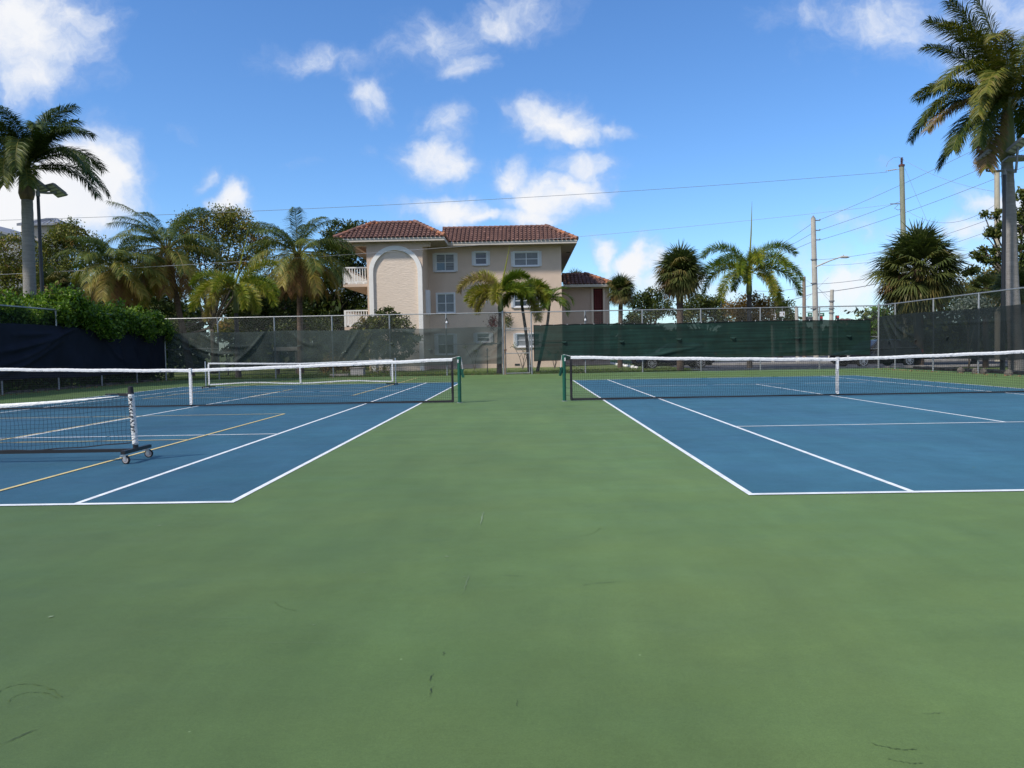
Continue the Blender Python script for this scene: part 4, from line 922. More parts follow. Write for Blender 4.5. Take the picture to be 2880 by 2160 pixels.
# ------------------------------------------------------------------ broadleaf trees and shrubs
def broadleaf(name, label, base, blobs, Y, leaf, m, per=1.0, depth=1.0, tshift=0.0, cat='tree', trunk_r=.16, clump=.30, fork=.35, asp=.5, group=None, seed=0, up=.35, twigs=True, parent=None):
    """blobs: (px, py, rpx, n leaves)"""
    global RNG
    random.seed(seed+400); RNG = np.random.default_rng(seed+99)
    k = Y/CAM_F; bb = at(base[0], 1040, Y); bb.z = 0
    o = thing(name, label, cat, (bb.x, bb.y, 0), group) if parent is None else parent
    b = MB(); tb = MB(); fk = bb+Z3*base[1]
    if trunk_r: tb.tube([bb-Z3*.2, bb.lerp(fk, .5)+Vector((.08, 0, 0)), fk], [trunk_r*1.3, trunk_r, trunk_r*.85], 9)
    for bi, (px, py, rp, n) in enumerate(blobs):
        c = at(px, py, Y); rw = rp*k; c.y += random.uniform(-.5, .5)*depth*rw
        if trunk_r:
            mid = fk.lerp(c, .5)+Vector((random.uniform(-.2, .2), random.uniform(-.2, .2), random.uniform(0, .3)))
            tb.tube([fk, mid, c], [trunk_r*.6, trunk_r*.35, trunk_r*.16], 6)
        n = int(n*per); nc = max(3, int(n/55))
        u_ = RNG.normal(size=(nc, 3)); u_ /= np.linalg.norm(u_, axis=1)[:, None]; rad_ = RNG.uniform(.35, 1.0, nc)**.6
        cc = np.array(c)+u_*rad_[:, None]*rw*np.array([1, depth, .85])
        cc[:, 2] = np.maximum(cc[:, 2], .1)
        if twigs and trunk_r:
            for q in cc[:: 2 if nc < 40 else 3]: tb.tube([c, c.lerp(Vector(q), .55)+Vector((0, 0, .08)), Vector(q)], [trunk_r*.14, .018, .008], 4, cap=False)
        ct = RNG.normal(0, .16, nc)
        idx = RNG.integers(0, nc, n); sp = RNG.normal(0, clump*rw**.35*.8, (n, 3)); sp[:, 2] *= .75
        P_ = cc[idx]+sp
        tn = np.clip(.42+tshift+ct[idx]+RNG.normal(0, .16, n), 0, 1)
        b.leaf_cloud(P_, leaf, np.array([0, 0, up]), tn.tolist(), asp)
    if trunk_r: tb.build('trunk', m_bark, o, smooth=True)
    b.build('crown', m, o)
    return o
LT = 'trees behind the back fence'
broadleaf('broadleaf_tree', 'sparse olive tree at the far left edge below the grey roof', (20, 2.6), [(15, 700, 55, 1900), (50, 745, 60, 1900), (-30, 760, 60, 1500), (95, 770, 45, 1400), (10, 800, 50, 1500)], 50, .085, m_leafo, seed=1, tshift=.16)
broadleaf('broadleaf_tree', 'dark rounded tree between the left floodlight pole and the short coconut palm', (190, 2.8), [(150, 690, 48, 1900), (195, 660, 45, 1900), (235, 690, 42, 1700), (165, 745, 55, 2000), (230, 755, 55, 1900), (130, 790, 50, 1500), (280, 780, 50, 1500)], 49, .085, m_leafo, seed=2, tshift=.06)
broadleaf('broadleaf_tree', 'large airy tree with a domed crown behind the foxtail and coconut palms', (600, 3.0), [(545, 640, 50, 2200), (600, 620, 52, 2400), (650, 622, 50, 2300), (700, 655, 45, 1900), (740, 690, 40, 1500), (560, 700, 60, 2200), (620, 700, 60, 2200), (690, 720, 55, 2000), (600, 770, 60, 1700), (520, 700, 40, 1300), (520, 780, 60, 1400)], 53, .085, m_leafo, seed=3, tshift=.20)
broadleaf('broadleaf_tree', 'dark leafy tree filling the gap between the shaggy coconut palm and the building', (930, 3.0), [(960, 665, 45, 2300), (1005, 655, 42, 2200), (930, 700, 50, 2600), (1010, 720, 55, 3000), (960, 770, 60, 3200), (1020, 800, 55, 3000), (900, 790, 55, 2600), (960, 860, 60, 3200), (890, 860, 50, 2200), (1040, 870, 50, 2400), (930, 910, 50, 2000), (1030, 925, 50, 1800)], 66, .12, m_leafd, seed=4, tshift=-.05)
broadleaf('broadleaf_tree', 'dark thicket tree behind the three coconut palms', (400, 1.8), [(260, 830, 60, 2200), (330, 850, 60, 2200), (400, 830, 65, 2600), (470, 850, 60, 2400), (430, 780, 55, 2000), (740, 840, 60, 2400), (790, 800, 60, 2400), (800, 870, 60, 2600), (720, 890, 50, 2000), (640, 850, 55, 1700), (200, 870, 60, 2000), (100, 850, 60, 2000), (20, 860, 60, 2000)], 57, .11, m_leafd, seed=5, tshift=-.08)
broadleaf('broadleaf_tree', 'low dark tree seen through the chain link mesh below the foxtail palm', (610, 1.2), [(490, 925, 32, 1000), (640, 930, 28, 900), (730, 925, 40, 1600), (790, 930, 40, 1700), (850, 925, 40, 1700), (910, 925, 36, 1500), (580, 965, 30, 700), (700, 975, 40, 1200)], 55, .09, m_leafd, seed=6, tshift=-.05)
broadleaf('broadleaf_tree', 'dark green roadside tree behind the small sabal palm', (1822, 1.6), [(1800, 850, 30, 1300), (1835, 835, 26, 1200), (1860, 870, 34, 1500), (1815, 885, 34, 1500), (1775, 900, 22, 700)], 64, .10, m_leafd, seed=7, tshift=.0, group='roadside trees beyond the parking lot')
broadleaf('broadleaf_tree', 'wide green roadside tree between the shaggy sabal palm and the large foxtail palm', (1985, 1.6), [(1935, 868, 28, 1100), (1970, 850, 32, 1500), (2015, 862, 32, 1500), (1990, 890, 34, 1500), (2040, 885, 30, 1300), (1925, 895, 26, 900)], 64, .10, m_leafd, seed=8, tshift=.08, group='roadside trees beyond the parking lot')
broadleaf('broadleaf_tree', 'small green roadside tree left of the pale concrete pole', (2195, 1.4), [(2185, 850, 22, 900), (2205, 862, 24, 1100), (2180, 880, 24, 1100), (2218, 890, 18, 700)], 70, .10, m_leafd, seed=9, tshift=.04, group='roadside trees beyond the parking lot')
broadleaf('broadleaf_tree', 'bright green roadside tree seen through the gap at the right end of the green screen', (2462, 1.0), [(2462, 925, 24, 900), (2466, 955, 22, 800), (2456, 965, 20, 600), (2475, 880, 24, 500)], 52, .10, m_hedge, seed=10, tshift=-.05, group='roadside trees beyond the parking lot')
broadleaf('broadleaf_tree', 'loose open-branched tree at the right edge behind the royal palm trunk', (2870, 3.6), [(2875, 560, 28, 700), (2880, 620, 40, 1200), (2800, 600, 16, 160), (2770, 605, 12, 120), (2800, 650, 22, 330), (2775, 670, 14, 150), (2780, 715, 26, 420), (2750, 710, 16, 180), (2880, 700, 45, 1500), (2820, 720, 30, 600), (2870, 770, 45, 1500), (2730, 755, 20, 330), (2810, 790, 36, 900)], 41, .10, m_leafd, seed=11, tshift=.15, clump=.2)
broadleaf('broadleaf_tree', 'brownish half bare tree between the wide sabal palm and the right floodlight pole', (2740, 1.8), [(2735, 800, 36, 900), (2700, 820, 26, 600), (2775, 780, 30, 700), (2760, 840, 36, 900), (2830, 830, 36, 900)], 44, .075, m_leafo, seed=12, tshift=.28)
broadleaf('shrub', 'silvery shrub behind the right side fence', (2722, .6), [(2715, 862, 26, 1100), (2745, 855, 24, 900), (2770, 870, 24, 800)], 36.5, .06, m_silver, seed=13, cat='shrub', trunk_r=.04)
broadleaf('shrub', 'rounded clusia shrub in front of the white arch', (1078, .8), [(1040, 925, 42, 1900), (1085, 905, 40, 1900), (1125, 925, 42, 1900), (1080, 950, 50, 2400), (1150, 950, 30, 1100), (1010, 935, 24, 800), (1100, 880, 22, 500), (1050, 985, 40, 1200), (1120, 985, 40, 1200)], 46, .085, m_leafo, seed=14, cat='shrub', trunk_r=.06, clump=.16, tshift=-.06)
broadleaf('shrub', 'golden croton shrub at the foot of the large foxtail palm', (2105, .7), [(2075, 865, 28, 900), (2110, 855, 30, 1000), (2150, 865, 28, 900), (2095, 895, 34, 1100), (2140, 900, 34, 1100), (2110, 950, 40, 900)], 43, .10, m_croton, seed=15, cat='shrub', trunk_r=.05, asp=.28, tshift=.1)
broadleaf('shrub', 'small yellow-flowering shrub behind the white edged net', (942, .3), [(920, 1030, 20, 700), (955, 1025, 22, 800), (935, 1010, 20, 500), (975, 1035, 14, 300)], 41.5, .05, m_croton, seed=16, cat='shrub', trunk_r=.03, tshift=.12)
broadleaf('shrub', 'twiggy low shrub right of the grey utility box', (1060, .2), [(1045, 1042, 14, 180), (1075, 1042, 14, 180), (1095, 1045, 10, 110)], 41.5, .045, m_leafo, seed=17, cat='shrub', trunk_r=.03, tshift=.2)
broadleaf('shrub', 'round pale-leaved bush seen through the mesh beside the foxtail palm trunk', (640, .8), [(640, 918, 22, 900), (632, 938, 20, 700)], 45, .07, m_leafo, seed=18, cat='shrub', trunk_r=.04, tshift=.3)
# hanging plants on the foxtail palm by the gate
for px, py, m_, lb, sc in ((1386, 908, m_redleaf, 'red leaved hanging plant left of the palm trunk by the gate', 13), (1429, 903, m_leafo, 'green trailing hanging plant right of the palm trunk by the gate', 12)):
    c = at(px, py, 39.45); o = thing('hanging_plant', lb, 'hanging plant', (c.x, c.y, c.z), 'hanging plants by the gate'); RNG = np.random.default_rng(int(px))
    b = MB(); k = 39.45/CAM_F; n = 520; P_ = np.array(c)+RNG.normal(0, 1, (n, 3))*np.array([sc*k*.52, sc*k*.5, sc*k*.8]); b.leaf_cloud(P_, .045, np.array([0, 0, .2]), RNG.uniform(0, 1, n).tolist(), .45); b.build('foliage', m_, o)
    b = MB(); tp = at(1408, 876, 39.6); b.tube([Vector((tp.x, 39.6, c.z+.38)), Vector(((tp.x+c.x)/2, 39.5, c.z+.48)), Vector((c.x, 39.45, c.z+.3)), Vector((c.x, 39.45, c.z))], .012, 5); b.build('hanger', m_trunkb, o)
# hedge along the left fence
RNG = np.random.default_rng(5)
hz = thing('hedge', 'tall bright green hedge leaning over the left side fence', 'hedge', (XL-1, 30, 0))
b = MB()
def topz(y): return 3.06+.16*np.sin(y*1.7)+.13*np.sin(y*3.9+1)+.09*np.sin(y*8.3)+.35*np.exp(-((y-30.6)/.5)**2)+.22*np.exp(-((y-31.8)/.35)**2)-.45*np.clip((y-37.3)/1.5, 0, 1)
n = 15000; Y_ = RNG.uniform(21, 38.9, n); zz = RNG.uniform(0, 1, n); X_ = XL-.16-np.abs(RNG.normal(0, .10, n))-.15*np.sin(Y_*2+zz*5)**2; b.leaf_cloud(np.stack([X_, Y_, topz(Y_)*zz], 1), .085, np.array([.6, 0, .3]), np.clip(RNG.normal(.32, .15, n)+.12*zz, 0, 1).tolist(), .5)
n = 22000; Y_ = RNG.uniform(21, 38.9, n); X_ = RNG.uniform(XL-2.0, XL-.02, n); b.leaf_cloud(np.stack([X_, Y_, topz(Y_)+RNG.normal(0, .10, n)-.08], 1), .085, np.array([.2, 0, .8]), np.clip(RNG.normal(.62, .2, n), 0, 1).tolist(), .5)  # top leaves tinted brighter, light painted into their colour
for i in range(150):      # leafy shoots spilling over the rail towards the court
    y = RNG.uniform(29.6, 38.6); dp = min(1, (y-29.4)/1.6)*RNG.uniform(.1, 1)**.8; c = np.array([XL+.05+dp*.38, y, topz(y)-.12-dp*RNG.uniform(.05, .68)])
    n = 95; b.leaf_cloud(c+RNG.normal(0, 1, (n, 3))*np.array([.13, .17, .15]), .08, np.array([.4, 0, .7]), np.clip(RNG.normal(.55, .2, n), 0, 1).tolist(), .5)
for i in range(70):
    y = RNG.uniform(21, 38.6); c = np.array([RNG.uniform(XL-1.2, XL), y, topz(y)+RNG.uniform(.05, .28)]); n = 60
    b.leaf_cloud(c+RNG.normal(0, 1, (n, 3))*np.array([.12, .13, .12]), .08, np.array([.2, 0, .7]), np.clip(RNG.normal(.7, .18, n), 0, 1).tolist(), .5)
n = 900; b.leaf_cloud(np.stack([XL+.12+RNG.normal(0, .08, n), 38.75+RNG.normal(0, .07, n), RNG.uniform(.1, 3.0, n)], 1), .07, np.array([0, -.5, .5]), RNG.uniform(.3, .8, n).tolist(), .5)
b.build('foliage', m_hedge, hz)
b = MB()
for i in range(26):
    y = 21+i*.69; x = XL-.9+random.uniform(-.3, .3); b.tube([(x, y, -.05), (x+random.uniform(-.1, .1), y+.1, 1.5), (x+random.uniform(-.3, .3), y+random.uniform(-.3, .3), 3.0)], [.05, .035, .015], 6)
b.build('stems', m_bark, hz)
b = MB()       # dense inner leaves added to keep daylight out, coloured dark like shade
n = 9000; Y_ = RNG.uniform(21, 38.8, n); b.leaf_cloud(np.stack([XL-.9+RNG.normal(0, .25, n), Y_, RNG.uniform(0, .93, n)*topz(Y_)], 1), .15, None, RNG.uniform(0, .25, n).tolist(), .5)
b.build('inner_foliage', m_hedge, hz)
# fallen leaves along the kerbs
b = MB(); n = 420; Y_ = RNG.uniform(24, 38.2, n); sx = np.where(RNG.uniform(0, 1, n) < .6, XL+.35+np.abs(RNG.normal(0, .22, n)), XR-.4-np.abs(RNG.normal(0, .25, n)))
b.leaf_cloud(np.stack([sx, Y_, .02+0*Y_], 1), .035, np.array([0, 0, 0]), None, .5); 
n = 160; b.leaf_cloud(np.stack([RNG.uniform(-12, 3, n), 38.3+RNG.normal(0, .15, n), .02+np.zeros(n)], 1), .03, None, None, .5)
tag(b.build('fallen_leaves', m_dleaf, kind='stuff'), 'dry brown leaves blown along the court edges', 'leaves')

# ------------------------------------------------------------------ apartment building
WY, AY = 55.0, 52.0
def wall_holes(b, x0, x1, z0, z1, y, holes, th=.16):
    xs = sorted({x0, x1, *[h[0] for h in holes], *[h[1] for h in holes]}); zs = sorted({z0, z1, *[h[2] for h in holes], *[h[3] for h in holes]})
    for i in range(len(xs)-1):
        for k in range(len(zs)-1):
            cx, cz = (xs[i]+xs[i+1])/2, (zs[k]+zs[k+1])/2
            if any(h[0] < cx < h[1] and h[2] < cz < h[3] for h in holes): continue
            b.add([(xs[i],y,zs[k]),(xs[i+1],y,zs[k]),(xs[i+1],y,zs[k+1]),(xs[i],y,zs[k+1])], [(0,1,2,3)])
    for h in holes:
        a, c, d, e = h; b.add([(a,y,d),(c,y,d),(c,y,e),(a,y,e),(a,y+th,d),(c,y+th,d),(c,y+th,e),(a,y+th,e)], [(0,1,5,4),(1,2,6,5),(2,3,7,6),(3,0,4,7)])
def tiles(b, e0, e1, r0, r1, rows, pitch=.29, caps=True, seed=0):
    """barrel tiles on the plane eave e0-e1, ridge r0-r1 (trapezoid)"""
    rn = random.Random(seed); e0, e1, r0, r1 = map(Vector, (e0, e1, r0, r1)); U = (e1-e0).normalized()
    # slope direction: perpendicular to the eave inside the plane
    V0 = (r0-e0)-U*((r0-e0).dot(U)); SL = V0.length; V_ = V0/SL; Nn = U.cross(V_).normalized()
    if Nn.z < 0: Nn = -Nn
    EL = (e1-e0).length; a0 = (r0-e0).dot(U); a1 = (r1-e0).dot(U)
    b.add([e0, e1, r1, r0], [(0,1,2,3)], .25)
    cols = int(EL/pitch); rl_ = SL/rows
    for j in range(rows):
        for i in range(cols+1):
            x = (i+.5)*pitch; t = (j+.4)/rows
            if x < a0*t-.02 or x > EL+(a1-EL)*t+.02: continue
            p = e0+U*x+V_*(j*rl_-.05); tt = min(1, max(0, rn.gauss(.36, .16)))
            edge = min(x-a0*t, EL+(a1-EL)*t-x)
            if edge < .45 and rn.random() < .4: tt = rn.uniform(.8, 1)
            r_0, r_1 = pitch*.36, pitch*.29; K = 6; vs = []
            for (s, rr, lf) in ((0, r_0, .035), (rl_*1.12, r_1, .0)):
                for k in range(K+1):
                    w = math.pi*k/K; vs.append(p+V_*s+U*(math.cos(w)*rr)+Nn*(math.sin(w)*rr*.95+lf))
            b.add(vs, [(k, k+1, K+2+k, K+1+k) for k in range(K)]+[tuple(range(K+1))[::-1]], [tt]*K+[max(0, tt-.3)])
def caps(b, p0, p1, r=.13, n=None, seed=0, hot=True):
    rn = random.Random(seed); p0, p1 = Vector(p0), Vector(p1); d = p1-p0; n = n or max(2, int(d.length/.36))
    for i in range(n):
        a = p0+d*(i/n)+Z3*.05; c = p0+d*((i+1.15)/n)+Z3*.03
        b.tube([a, c], [r, r*.8], 9, tint=rn.uniform(.78, 1) if (hot and rn.random() < .6) else rn.uniform(.35, .8))
def window(parent, x0, x1, z0, z1, y, two=True, blind=.5, shutters=True, rail=True, slats=False, th=.16, frame=True):
    """y: outer wall face. glass set back in the opening, frame and side shutter tracks proud of it"""
    w = MB(); f = .055
    for (a, c, d, e) in ((x0, x1, z0, z0+f), (x0, x1, z1-f, z1), (x0, x0+f, z0+f, z1-f), (x1-f, x1, z0+f, z1-f)): w.box(a, c, y+.03, y+.10, d, e)
    if rail: zm = z0+(z1-z0)*.5; w.box(x0+f, x1-f, y+.045, y+.085, zm-.022, zm+.022)
    if two: xm = (x0+x1)/2; w.box(xm-.03, xm+.03, y+.040, y+.095, z0+f, z1-f)
    wo_ = w.build('window', m_frame, parent)
    g = MB(); g.add([(x0+.02,y+.09,z0+.02),(x1-.02,y+.09,z0+.02),(x1-.02,y+.09,z1-.02),(x0+.02,y+.09,z1-.02)], [(0,1,2,3)]); g.build('pane', m_glass, wo_)
    if blind > 0:
        q = MB(); H_ = (z1-z0); nz = int(H_*blind/.075)
        for xs in (((x0+f, (x0+x1)/2-.03), ((x0+x1)/2+.03, x1-f)) if two else ((x0+f, x1-f),)):
            for i in range(nz):
                zc = z1-f-.04-i*.075; q.box(xs[0]+.012, xs[1]-.012, y+.078, y+.084, zc-.030, zc+.032 if not slats else zc+.015)
        q.build('blind', m_blind, wo_)
    if frame:
        t = MB(); s = .075
        for (a, c, d, e) in ((x0-s, x1+s, z0-s, z0), (x0-s, x1+s, z1, z1+s), (x0-s, x0, z0, z1), (x1, x1+s, z0, z1)): t.box(a, c, y-.045, y+.02, d, e)
        t.build('window_trim', m_frame, wo_)
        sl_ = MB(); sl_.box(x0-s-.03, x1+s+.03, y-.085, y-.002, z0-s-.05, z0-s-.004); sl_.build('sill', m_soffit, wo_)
    if shutters:
        for (sx, s_) in ((x0-.075, -1), (x1+.075, 1)):
            t = MB()
            for k in range(3): t.box(sx+s_*(.008+k*.052), sx+s_*(.046+k*.052), y-.09, y-.004, z0-.05, z1+.04)
            t.build('folded_shutter', m_frame, wo_)
Zw = lambda py, x=1400, Y=WY: at(x, py, Y).z
Xw = lambda px, py=800, Y=WY: at(px, py, Y).x
bd = thing('apartment_building', 'three storey beige apartment building with a clay tile roof and a tall white arch', 'building', (-2, 60, 0))
XLm, XRm = Xw(1150, 800), Xw(1579.5, 800)
ztop = Zw(686, 1400)
wins = []      # px0, px1, py0, py1, opts
spec = [(1226,1278,714,762,dict(blind=.0,two=True)), (1336,1369,709,744,dict(two=False,blind=.2)), (1446,1514,709,747,dict(blind=.95)),
        (1229,1278,826,879,dict(blind=.95,shutters=False,slats=True)), (1338,1372,827,850,dict(two=False,blind=0,shutters=False,frame=False)), (1446,1518,829,862,dict(blind=.3)),
        (1231,1277,941,996,dict(blind=.5)), (1341,1377,938,961,dict(two=False,blind=.3)), (1453,1518,939,974,dict(blind=.95))]
holes = []; wl = []
for (a, c, t, e, kw) in spec:
    pm = (t+e)/2; xm = (a+c)/2; h = (at(a, pm, WY).x, at(c, pm, WY).x, at(xm, e, WY).z, at(xm, t, WY).z); holes.append(h); wl.append((h, kw))
b = MB(); wall_holes(b, XLm, XRm, -.1, ztop, WY, holes); b.box(XRm-.01, XRm, WY+.001, WY+19, -.1, ztop); b.box(XLm, XLm+.01, WY+.001, WY+19, -.1, ztop); b.box(XLm, XRm, WY+18.99, WY+19, -.1, ztop); b.build('wall', m_wall, bd)
b = MB()
for z in (2.9, 5.75): b.box(XLm+.02, XRm-.02, WY+.3, WY+18.9, z, z+.15)
b.box(XLm+.02, XRm-.02, WY+4.0, WY+4.1, 0, ztop); b.build('interior_floors', m_dark, bd)
for h, kw in wl: window(bd, h[0], h[1], h[2], h[3], WY, **kw)
b = MB()
for h, kw in wl[:1]:       # bedroom window: pale cardboard panels behind the panes
    x0, x1, z0, z1 = h; xm = (x0+x1)/2
    for k in range(4): 
        if k < 2: b.box(x0+.06, xm-.04, WY+.076, WY+.086, z1-.08-(k+1)*.27, z1-.1-k*.27)
        b.box(xm+.04, x1-.06, WY+.076, WY+.086, z1-.08-(k+1)*.265, z1-.1-k*.265)
b.build('window_panel', m_blind, bd)
b = MB(); x, z = at(1540, 742, WY).x, 0
b.box(Xw(1448, 1025), Xw(1462, 1025), WY-.03, WY-.004, .10, .22); b.build('wall_vent', m_dark, bd)
# arch block
AXL, AXR = at(1034, 850, AY).x, at(1191, 850, AY).x
AZT = at(1110, 680, AY).z
b = MB()
c0 = at(1113, 760, AY); R1 = (at(1187.5, 770, AY).x-at(1037.5, 770, AY).x)/2; R0 = R1*.835; acx = (at(1187.5, 770, AY).x+at(1037.5, 770, AY).x)/2
acz = at(1113, 691, AY).z-R1
K = 40
# front wall around the arched recess
def arcpts(r, y): return [(acx+r*math.cos(math.pi*i/K), y, acz+r*math.sin(math.pi*i/K)) for i in range(K+1)]
rc = R0+.001; A = arcpts(rc, AY)
for i in range(K):
    b.add([A[i], A[i+1], (A[i+1][0], AY, AZT), (A[i][0], AY, AZT)], [(0,1,2,3)])
b.add([(acx+rc, AY, -.1), (AXR, AY, -.1), (AXR, AY, AZT), (acx+rc, AY, AZT)], [(0,1,2,3)]); b.add([(AXL, AY, -.1), (acx-rc, AY, -.1), (acx-rc, AY, AZT), (AXL, AY, AZT)], [(0,1,2,3)])
b.add([(AXR, AY, -.1), (AXR, WY+8, -.1), (AXR, WY+8, AZT), (AXR, AY, AZT)], [(0,1,2,3)]); b.add([(AXL, AY, -.1), (AXL, WY+8, -.1), (AXL, WY+8, AZT), (AXL, AY, AZT)], [(0,3,2,1)])
b.build('arch_wall', m_wall, bd)
b = MB(); P0 = [(acx+rc, AY, -.1)]+A+[(acx-rc, AY, -.1)]; P1 = [(x, AY+.06, z) for x, y, z in P0]; n = len(P0)
b.add(P0+P1, [(i, i+1, n+i+1, n+i) for i in range(n-1)]); b.build('arch_reveal', m_trim, bd)
b = MB(); b.add(P1, [tuple(range(n))]); b.build('recess_panel', m_rough, bd)
b = MB(); Oa = [(acx+R1, AY-.09, -.1)]+arcpts(R1, AY-.09)+[(acx-R1, AY-.09, -.1)]; Ia = [(acx+R0, AY-.09, -.1)]+arcpts(R0, AY-.09)+[(acx-R0, AY-.09, -.1)]
Ob = [(x, AY-.002, z) for x, y, z in Oa]; Ib = [(x, AY+.03, z) for x, y, z in Ia]
vs = Oa+Ia+Ob+Ib
b.add(vs, [(i, i+1, n+i+1, n+i) for i in range(n-1)]+[(2*n+i, 2*n+i+1, i+1, i) for i in range(n-1)]+[(n+i, n+i+1, 3*n+i+1, 3*n+i) for i in range(n-1)]); b.build('arch_trim', m_trim, bd)
# beam over the balcony
BXL = at(992, 690, AY).x
b = MB(); b.box(BXL, AXL-.002, AY+.02, AY+.35, at(1010, 693, AY).z, AZT); b.box(BXL, BXL+.2, AY+.352, WY+6, at(1010, 693, AY).z, AZT)
b.build('eave_beam', m_wall, bd)
b = MB(); b.box(AXR+.002, AXR+.55, AY+.03, AY+.2, AZT-.36, AZT); b.build('eave_beam', m_wall, bd)
# balconies
for (pxl, t, e, sb) in ((966, 752, 797, 807), (970, 873, 917, 928)):
    xl_ = at(pxl, (t+e)/2, AY+.4).x; zt_ = at(1000, t, AY+.4).z; zb_ = at(1000, e, AY+.4).z; zs = at(1000, sb, AY+.4).z
    s = MB(); s.box(xl_-.03, AXL-.003, AY+.35, WY+6, zs, zb_-.06); bo = s.build('balcony', m_wall, bd)
    r_ = MB(); r_.box(xl_-.04, AXL-.003, AY+.36, AY+.44, zt_-.07, zt_+.02); r_.box(xl_, AXL-.003, AY+.38, AY+.42, zb_+.05, zb_+.12)
    r_.box(xl_-.04, xl_+.10, AY+.35, AY+.46, zb_-.05, zt_-.071); x = xl_+.22
    while x < AXL-.05: r_.box(x, x+.055, AY+.38, AY+.42, zb_+.121, zt_-.071); x += .175
    for k in range(3): r_.box(xl_+.3+k*.5, xl_+.42+k*.5, AY+.37, AY+.43, zb_-.055, zb_+.049)
    r_.box(xl_-.03, xl_+.05, AY+.47, WY+5.9, zt_-.07, zt_+.02); r_.box(xl_-.01, xl_+.03, AY+.47, WY+5.9, zb_+.05, zb_+.12); y = AY+.65
    while y < WY+5.8: r_.box(xl_-.005, xl_+.025, y, y+.055, zb_+.121, zt_-.071); y += .19
    r_.build('railing', m_trim, bo)
b = MB(); b.box(AXR+.002, AXR+.25, AY+1.2, AY+1.9, at(1200, 885, AY+1).z, at(1200, 815, AY+1).z); b.build('side_shutter_box', m_frame, bd)
# roofs
def hip(x0, x1, y0, y1, ze, run, rise, rows, name_seed, sides=(1, 1), fz=.24, soff=True):
    """hipped skirt roof with flat centre: front, left, right slopes"""
    i0 = x0+(run if sides[0] else 0); i1 = x1-(run if sides[1] else 0); b = MB(); zr = ze+rise
    tiles(b, (x0, y0, ze), (x1, y0, ze), (i0, y0+run, zr), (i1, y0+run, zr), rows, seed=name_seed)
    if sides[1]: tiles(b, (x1, y0, ze), (x1, y1, ze), (i1, y0+run, zr), (i1, y1, zr), rows, seed=name_seed+1); caps(b, (x1, y0, ze+.06), (i1, y0+run, zr+.04), seed=3)
    if sides[0]: tiles(b, (x0, y1, ze), (x0, y0, ze), (i0, y1, zr), (i0, y0+run, zr), rows, seed=name_seed+2); caps(b, (x0, y0, ze+.06), (i0, y0+run, zr+.04), seed=4)
    caps(b, (i0, y0+run, zr+.0), (i1, y0+run, zr+.0), r=.10, seed=5, hot=False)
    b.add([(i0, y0+run, zr), (i1, y0+run, zr), (i1, y1, zr), (i0, y1, zr)], [(0,1,2,3)], .2)
    ro = b.build('roof', m_tile, bd)
    f = MB(); f.box(x0+.03, x1-.03, y0+.03, y0+.07, ze-fz, ze-.02); f.box(x0+.015, x1-.015, y0, y0+.03, ze-.10, ze-.015)
    if sides[1]: f.box(x1-.07, x1-.03, y0+.071, y1, ze-fz, ze-.02)
    if sides[0]: f.box(x0+.03, x0+.07, y0+.071, y1, ze-fz, ze-.02)
    f.build('fascia', m_fascia, ro)
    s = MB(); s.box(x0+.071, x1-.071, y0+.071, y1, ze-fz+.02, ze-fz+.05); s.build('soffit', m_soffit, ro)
    return ro
ey = AY-.62
ez = at(1100, 668, ey).z; ax0 = at(939, 668, ey).x; ax1 = at(1251, 667, ey).x
run_ = 2.3; zr_ = at(1110, 626, ey+run_).z
hip(ax0, ax1, ey, WY+9, ez, run_, zr_-ez, 7, 1)
my = WY-1.1
mz = at(1450, 677, my).z; mx1 = at(1624, 674, my).x; zr2 = at(1450, 638.5, my+2.1).z
hip(ax1-.6, mx1, my, WY+20, mz, 2.1, zr2-mz, 7, 7, sides=(0, 1))
b = MB(); q = at(1592, 706, WY); b.box(XRm+.6, XRm+.9, WY+4, WY+4.3, mz-.24, mz-.222); b.build('soffit_vent', m_dark, bd)
# stair block on the right
SY = 60.0
sx0, sx1 = XRm+.02, at(1714.5, 870, SY).x; sz = at(1650, 803, SY).z
lx0, lx1 = at(1669, 860, SY).x, at(1696, 860, SY).x; lzt = at(1683, 811, SY).z
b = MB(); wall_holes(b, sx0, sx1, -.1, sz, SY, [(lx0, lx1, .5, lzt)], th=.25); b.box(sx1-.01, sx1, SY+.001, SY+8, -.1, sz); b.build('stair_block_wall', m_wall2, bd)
b = MB(); s = .16
b.box(lx0-s, lx0-.002, SY-.09, SY-.003, .3, lzt+s); b.box(lx1+.002, lx1+s, SY-.09, SY-.003, .3, lzt+s); b.box(lx0-.001, lx1+.001, SY-.09, SY-.003, lzt+.002, lzt+s); b.build('lattice_surround', m_wall, bd)
b = MB(); cw = (lx1-lx0)/4; z = .5; j = 0      # pierced breeze blocks: rings of crossing bars
while z < lzt-cw*.3:
    for i in range(4):
        x = lx0+cw*(i+.5); zc = min(z+cw/2, lzt-cw/2); K_ = 10; ro_, ri_ = cw*.53, cw*.43
        vs = []
        for k in range(K_):
            w = 2*math.pi*k/K_; vs += [(x+ro_*math.cos(w), SY+.10, zc+ro_*math.sin(w)), (x+ri_*math.cos(w), SY+.10, zc+ri_*math.sin(w)), (x+ri_*math.cos(w), SY+.2, zc+ri_*math.sin(w))]
        b.add([(vx, vy-.002*((i+j) % 2), vz) for vx, vy, vz in vs], [(3*k, 3*((k+1) % K_), 3*((k+1) % K_)+1, 3*k+1) for k in range(K_)]+[(3*k+1, 3*((k+1) % K_)+1, 3*((k+1) % K_)+2, 3*k+2) for k in range(K_)])
    z += cw; j += 1
b.build('breeze_block_lattice', m_lattice, bd)
b = MB(); b.box(sx0, sx1-.3, SY+1.2, SY+1.3, -.1, sz); b.build('stair_interior', m_dark, bd)
